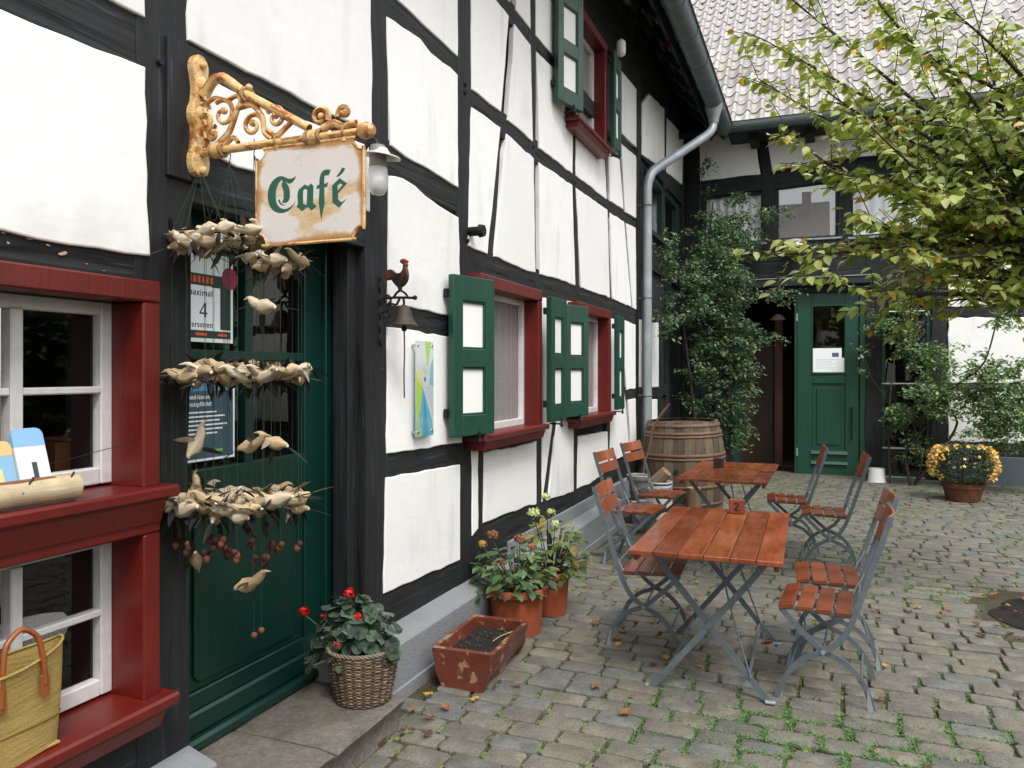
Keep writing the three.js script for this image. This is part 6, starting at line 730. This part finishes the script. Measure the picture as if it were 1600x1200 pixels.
vine('rambling_rose', 'loose green rambling rose beside the yard door, arching over the white wall', 'shrub', [[[[1.2, 0, -12.2], [1.15, 0.5, -12.2], [1.5, 1, -12.1], [1.55, 1.6, -12]], 0.025], [[[1.25, 0, -12.25], [1.5, 0.4, -12.1], [1.75, 0.9, -12], [1.6, 1.3, -11.9], [2.0, 1.7, -11.7], [2.15, 2.3, -11.6]], 0.022], [[[0.95, 0, -12.3], [0.92, 0.8, -12.25], [0.98, 1.6, -12.3], [1.1, 2.4, -12.4]], 0.016], [[[1.6, 1.2, -11.9], [2.1, 1.4, -11.7], [2.6, 1.5, -11.6], [3, 1.3, -11.6]], 0.012], [[[0.95, 1.2, -12.3], [0.7, 1.55, -12.4], [0.55, 2.2, -12.5]], 0.006], [[[1.25, 0, -12.2], [1.32, 0.4, -12.0], [1.22, 0.9, -12.1]], 0.014]],
  [[1.1, 2.2, -12.4, 0.35, 0.45, 0.15, 0.9], [1.45, 1.7, -12.2, 0.3, 0.35, 0.3, 0.9], [1.55, 1.25, -12.0, 0.5, 0.3, 0.35, 1.5], [2.15, 1.15, -11.9, 0.5, 0.3, 0.4, 1.5], [2.5, 1.0, -11.7, 0.55, 0.42, 0.4, 2.2], [2.1, 1.5, -11.8, 0.5, 0.25, 0.3, 0.8], [1.05, 0.95, -12.2, 0.22, 0.18, 0.2, 0.5], [2.2, 0.72, -12.0, 0.5, 0.2, 0.3, 0.5], [1.3, 0.5, -12.25, 0.3, 0.2, 0.15, 0.3], [1.97, 1.75, -11.8, 0.35, 0.3, 0.2, 0.22], [2.45, 1.6, -11.7, 0.35, 0.2, 0.2, 0.25], [2.25, 2.3, -11.6, 0.3, 0.14, 0.15, 0.3], [0.6, 1.9, -12.45, 0.06, 0.5, 0.05, 0.08], [0.75, 2.3, -12.5, 0.1, 0.2, 0.1, 0.1]], 14000, [0x668a50, 0x78985c, 0x8aaa66, 0x587440, 0x9ab874], leafSmall, 0.02);
{ // box ball edged with yellow blossom in its pot
  const p = thing('terracotta_pot', 'old mossy terracotta pot under the yellow flowered ball', 'flowerpot', [1.66, 0, -10.95]); mesh('pot_body', lathe([[0, 0], [0.2, 0], [0.215, 0.02], [0.26, 0.2], [0.27, 0.2], [0.275, 0.27], [0.25, 0.275], [0.24, 0.2]], 36), std(0x7e4f35, { map: rep(T.stone, 3), bumpMap: rep(T.stoneB, 3), bumpScale: 0.006, roughness: 0.9 }), p); mesh('soil', lathe([[0, 0.24], [0.25, 0.235]], 20), M.soil, p);
  p.scale.setScalar(0.86); const o = thing('chrysanthemum', 'round chrysanthemum ball, green in the middle with orange yellow flowers around', 'flower', [1.66, 0.46, -10.95]); o.scale.setScalar(0.84); const lv = [], fl = [];
  for (let i = 0; i < 2600; i++) { const v = V(R(-1, 1), R(-0.75, 1), R(-1, 1)).normalize(), q = 0.25 + 0.19 * Math.pow(rnd(), 0.5); lv.push([mat4(V(v.x * q, v.y * q * 0.82, v.z * q), [R(-0.7, 0.7), R(0, 6.28), R(-0.6, 0.9)], R(0.6, 1.1)), new THREE.Color([0x35562e, 0x426638, 0x2a4626][i % 3])]); }
  // blossom sits towards the rim seen from the yard: the ball is clipped and flowers on its shoulders
  for (let i = 0; i < 1500; i++) { const a = R(0, 6.283), v = V(Math.cos(a), R(-0.55, 0.9), Math.sin(a) * 0.8 - 0.15).normalize(), q = R(0.41, 0.48); if (Math.hypot(v.x, v.y) < 0.66 + 0.3 * rnd()) continue; fl.push([mat4(V(v.x * q, v.y * q * 0.84, v.z * q), [R(-1.2, 1.2), R(0, 6.28), R(-1.2, 1.2)], R(0.7, 1.2)), new THREE.Color([0xdfae4e, 0xe6c268, 0xd09a3c, 0xecd690][i % 4])]); }
  for (let i = 0; i < 14; i++) { const v = V(R(-0.7, 0.7), R(-0.4, 0.6), 0.8).normalize().multiplyScalar(0.44); fl.push([mat4(V(v.x, v.y * 0.84, v.z), [R(-1, 1), R(0, 6), R(-1, 1)], 1), new THREE.Color(0xe0c070)]); }
  const fg = merge([0, 1, 2, 3, 4].map(k => new THREE.CircleGeometry(0.014, 5).scale(1, 0.5, 1).translate(0.014, 0, 0).rotateZ(k * 1.2566)).concat(new THREE.SphereGeometry(0.006, 5, 4)));
  instanced('foliage', leafSmall, leafMat(0xffffff), lv, o); instanced('blossom', fg, std(0xffffff, { roughness: 0.7, side: THREE.DoubleSide }), fl, o); mesh('stem', cyl(0.02, 0.015, 0.45, 8), M.stem, o, [0, -0.3, 0]);
}
// ---------- the tree at the right ----------
{
  const t = thing('fruit_tree', 'fruit tree with yellowing leaves reaching in from the right', 'tree', [0, 0, 0]); const base = V(1.78, 0, -5.95);
  mesh('trunk', tube([[1.78, -0.05, -5.95], [1.8, 0.8, -5.92], [1.74, 1.6, -5.85], [1.8, 2.3, -5.8]], s => 0.13 - 0.035 * s, 20, 12), M.bark, t);
  const tips = [[-0.36, 3.84, -5.4], [-0.22, 3.95, -5.0], [-0.41, 3.72, -5.8], [-0.2, 3.08, -5.0], [-0.03, 2.78, -4.75], [-0.27, 2.27, -4.6], [0.02, 2.1, -4.6], [0.36, 1.98, -5.0], [0.62, 2.0, -5.2], [0.18, 2.5, -4.8], [0.42, 3.5, -4.8], [0.65, 3.5, -4.6], [0.1, 4.2, -5.1], [0.6, 2.55, -4.55], [1.0, 2.05, -5.0], [0.0, 3.4, -5.2], [0.25, 3.0, -4.9], [0.1, 2.3, -5.0], [0.5, 2.35, -5.6], [0.85, 2.9, -4.8]];
  for (let i = 0; i < 28; i++) tips.push([R(0.25, 1.5), R(2.05, 3.7), R(-6.6, -4.6)]); for (let i = 0; i < 22; i++) tips.push([R(0.1, 1.1), R(2.1, 3.1), R(-5.3, -4.5)]);
  for (let i = 0; i < 9; i++) { const a = R(-1.3, 1.3), e = R(0.0, 1.1), r = R(1.3, 2.1); tips.push([2.1 + Math.cos(a) * Math.cos(e) * r, 3.0 + Math.sin(e) * r, -6 + Math.sin(a) * Math.cos(e) * r]); }
  const leaves = []; const limbMat = M.bark;
  tips.forEach(([x, y, z], i) => {
    const s = V(R(1.7, 1.85), R(1.7, 2.7), R(-5.95, -5.7)), e = V(x, y, z), m = s.clone().lerp(e, 0.45).add(V(R(-0.12, 0.12), R(0.0, 0.25), R(-0.12, 0.12))), m2 = s.clone().lerp(e, 0.78).add(V(R(-0.07, 0.07), R(-0.02, 0.1), R(-0.07, 0.07)));
    const pts = [s, m, m2, e], c = new THREE.CatmullRomCurve3(pts), L = c.getLength(); mesh('branch', tube(pts, q => 0.022 * (1 - q) + 0.0035, 18, 6), limbMat, t);
    const tw = []; const k = Math.round(L * (i < 20 ? 10 : 8)); for (let j = 0; j < k; j++) { const q = 0.3 + 0.7 * (j + rnd()) / k, p = c.getPointAt(Math.min(1, q)), d = c.getTangentAt(Math.min(1, q)), w = V(R(-1, 1), R(-0.5, 1), R(-1, 1)).addScaledVector(d, 1.1).normalize().multiplyScalar(R(0.12, 0.34)); const p2 = p.clone().add(w); tw.push(tube([p, p.clone().lerp(p2, 0.5).add(V(0, 0.01, 0)), p2], 0.0028, 4, 4)); const nl = 7 + Math.floor(rnd() * 5); for (let a = 0; a < nl; a++) { const f = (a + 0.6) / nl, lp = p.clone().lerp(p2, f).add(V(R(-0.012, 0.012), R(-0.015, 0.012), R(-0.012, 0.012))); leaves.push([lp, [R(-0.7, 0.7), Math.atan2(-w.z, w.x) + (a % 2 ? 0.9 : -0.9) + R(-0.6, 0.6), R(-0.8, 0.35)], R(0.75, 1.25)]); } }
    if (tw.length) stuff(mesh('twigs', merge(tw), limbMat, t));
  });
  const lg = leafGeo(0.068, 0.042, 0.16, 0.28, 6), cols = [0xb0c24e, 0xbccc58, 0xa2b648, 0xc8d266, 0x92aa44, 0xd2d874], mats = cols.map(c => leafMat(c, { map: rep(T.blot, 8), roughness: 0.5 })), yel = [0xe6bc40, 0xdcaa36, 0xeccb58].map(c => leafMat(c, { map: rep(T.blot, 8) }));
  leaves.forEach(l => { l.k = inView(l[0].x, l[0].y, l[0].z) * l[2]; }); leaves.sort((a, b) => b.k - a.k); const rest = [];
  leaves.forEach((l, i) => { const y = rnd() < 0.045; if (i < 300) { const m = mesh('leaf', lg, y ? yel[i % 3] : mats[Math.floor(rnd() * 6)], t, [l[0].x, l[0].y, l[0].z]); m.rotation.set(...l[1], 'YXZ'); m.scale.setScalar(l[2]); } else rest.push([mat4(l[0], l[1], l[2]), new THREE.Color(y ? [0xe6bc40, 0xdcaa36, 0xeccb58][i % 3] : cols[Math.floor(rnd() * 6)]).multiplyScalar(R(0.85, 1.15))]); });
  instanced('crown', lg, leafMat(0xffffff, { map: rep(T.blot, 8), roughness: 0.5 }), rest, t);
  const pit = mesh('tree_pit', (() => { const g = new THREE.CircleGeometry(0.62, 40).rotateX(-Math.PI / 2), p = g.attributes.position; for (let i = 1; i < p.count; i++) { const k = 0.9 + 0.2 * noise3(p.getX(i) * 4, 0, p.getZ(i) * 4); p.setX(i, p.getX(i) * k); p.setZ(i, p.getZ(i) * k * 0.95); } return uvBox(g); })(), M.soil, scene, [1.68, -0.008, -5.95]); tag(pit, 'dark bare soil bed around the tree at the right edge', null, null, 'structure');
}
// ---------- grass and moss in the joints, fallen leaves ----------
{
  const blades = [], cols = [0x55802f, 0x639238, 0x466c2a, 0x73a044]; const bg = leafGeo(0.026, 0.006, 0.1, 0.75, 3).rotateZ(1.1);
  const want = (x, z) => { const n = noise3(x * 2.4 + 5, 1, z * 2.4), near = z > -4.9 ? Math.max(0, Math.min(1, (x + 1.25) / 0.5)) * Math.max(0, Math.min(1, (z + 5.1) / 0.7)) : 0, far = z < -6 ? 0.8 * Math.max(0, Math.min(1, (x + 0.8) / 0.6)) : 0.22; return Math.max(near * (n > 0.36 ? 1.15 : 0.35), far * (n > 0.5 ? 1 : 0.25)); };
  for (const [x, z, ex, ez] of jointSpots) { if (!inView(x, 0, z)) continue; const w = want(x, z); if (rnd() > w) continue; const k = Math.round(R(30, 90) * w); for (let i = 0; i < k; i++) blades.push([mat4(V(x + R(-ex, ex) + R(-0.006, 0.006), -0.014, z + R(-ez, ez) + R(-0.006, 0.006)), [0, R(0, 6.283), R(-0.3, 0.3)], R(0.6, 1.35)), new THREE.Color(cols[Math.floor(rnd() * 4)]).multiplyScalar(R(0.75, 1.2))]); }
  const g = instanced('joint_grass', bg, leafMat(0xffffff, { roughness: 0.7 }), blades, scene); tag(g, 'short green grass growing in the joints between the cobbles', 'grass', null, 'stuff');
  const moss = []; for (const [x, z, ex, ez] of jointSpots) for (let q = 0; q < 4; q++) { if (!inView(x, 0, z)) continue; const w = z < -6 ? 0.8 : 0.5; if (rnd() > w) continue; moss.push([mat4(V(x + R(-ex, ex), -0.013, z + R(-ez, ez)), [0, R(0, 6.28), 0], [R(0.8, 1.8) * (z < -6 ? 1.35 : 1), 0.3, R(0.5, 1.0)]), new THREE.Color([0x59692f, 0x6a7a3a, 0x525f30][Math.floor(rnd() * 3)])]); }
  const mo = instanced('joint_moss', new THREE.IcosahedronGeometry(0.017, 1), std(0xffffff, { roughness: 1 }), moss, scene); tag(mo, 'dark moss cushions in the joints of the paving', 'moss', null, 'stuff');
  const curl = [0, 1, 2, 3].map(i => { const q = rngOf(50 + i), P = [], n = 12, o = []; for (let k = 0; k < n; k++) { const a = k / n * 6.283, r = (k % 3 === 0 ? 0.042 : 0.026) * (0.75 + 0.5 * q()); o.push([r * Math.cos(a) * 1.2, 0.004 + 0.016 * q(), r * Math.sin(a)]); } for (let k = 0; k < n; k++) P.push(0, 0.003, 0, ...o[(k + 1) % n], ...o[k]); const g = new THREE.BufferGeometry(); g.setAttribute('position', new THREE.BufferAttribute(new Float32Array(P), 3)); const m = mergeVertices(g); m.computeVertexNormals(); return uvBox(m); });
  const kinds = [['yellow fallen leaf lying on the cobbles', 0xb48f3e], ['orange brown fallen leaf lying on the cobbles', 0x8f5c36], ['dark brown dry leaf lying on the cobbles', 0x5a3a28]], km = kinds.map(k => std(k[1], { map: rep(T.blot, 9), roughness: 0.65, side: THREE.DoubleSide }));
  const spots = []; for (let i = 0; i < 70; i++) { const z = -R(3.1, 11.5); spots.push([R(-1.2, 0.22 * -z + 0.1), z]); } for (let i = 0; i < 26; i++) spots.push([R(0.1, 1.5), R(-7.4, -3.6)]); for (let i = 0; i < 9; i++) spots.push([R(-1.85, -1.55), R(-3.4, -2.75)]); for (let i = 0; i < 20; i++) spots.push([R(1.0, 1.7), R(-6.5, -5.3)]); for (let i = 0; i < 16; i++) spots.push([R(0.6, 2.2), R(-12.2, -11.2)]); spots.push([-1.33, -4.72], [-1.3, -4.7], [-1.66, -3.13], [-1.05, -3.75], [-1.78, -3.35], [-1.82, -3.42], [-1.42, -3.62]);
  for (const [x, z] of spots) { if (x > -2 && x < -1.45 && z < -3.45 && z > -5.1) continue; const c = rnd() < 0.3 ? 0 : rnd() < 0.6 ? 1 : 2; const m = solo('fallen_leaf', curl[Math.floor(rnd() * 4)], km[c], kinds[c][0], 'leaf', [x, 0.016, z], null, kinds[c][0].replace('leaf', 'leaves').replace('lying', 'scattered')); m.rotation.set(R(-0.25, 0.25), R(0, 6.28), R(-0.2, 0.2), 'YXZ'); m.scale.setScalar(R(0.45, 0.8)); }
}
// ---------- what stands outside the frame and shows only in the window panes ----------
{
  const b = thing('barn', 'brown tiled barn with a chimney across the yard, mirrored in the rear window', 'barn', [0, 0, 9]);
  mesh('wall', bx(-9, 0.1, 0, 4.0, 0, 8), M.plaster, b); mesh('roof', uvBox(flat(extr(polyShape([[-0.5, 3.8], [4.2, 9.2], [9, 3.8], [9, 4.1], [4.2, 9.6], [-0.5, 4.1]]), 10).rotateY(-Math.PI / 2).translate(0.45, 0, 0))), std(0x6a5a52, { map: rep(T.stone, 0.8), bumpMap: rep(T.stoneB, 1), bumpScale: 0.05, roughness: 0.9 }), b); mesh('chimney', bx(-0.75, -0.35, 7, 10.0, 3.6, 4.0), std(0x5d4f48), b); mesh('door', bx(-3.5, -1.2, 0, 2.6, -0.06, 0.02), M.navy, b); mesh('post', bx(-0.4, -0.1, 0, 4.5, -0.05, 0.02), M.timber, b);
  const h = thing('garden_hedge', 'tall leafy garden hedge along the open side of the yard, mirrored in the panes', 'hedge', [6.2, 0, -3]); const list = []; for (let i = 0; i < 9000; i++) { const z = R(-9, 9), top = 2.5 + 1.0 * noise3(z * 0.6, 2, 0), y = R(0, 1) * top, x = R(-0.5, 0.7) - 0.35 * noise3(z * 1.5, y * 1.5, 4); list.push([mat4(V(x, y, z), [R(-1, 1), R(0, 6.28), R(-1, 0.6)], R(1.8, 3.4)), new THREE.Color([0x4a6634, 0x5b7a3c, 0x3a5530, 0x7a8a44][i % 4]).multiplyScalar(R(0.7, 1.2))]); } instanced('foliage', leafSmall, leafMat(0xffffff), list, h); mesh('hedge_core', bx(0.1, 0.7, 0, 2.5, -9, 9, 0.1), std(0x20281a), h);
}
renderer.render(scene, camera);
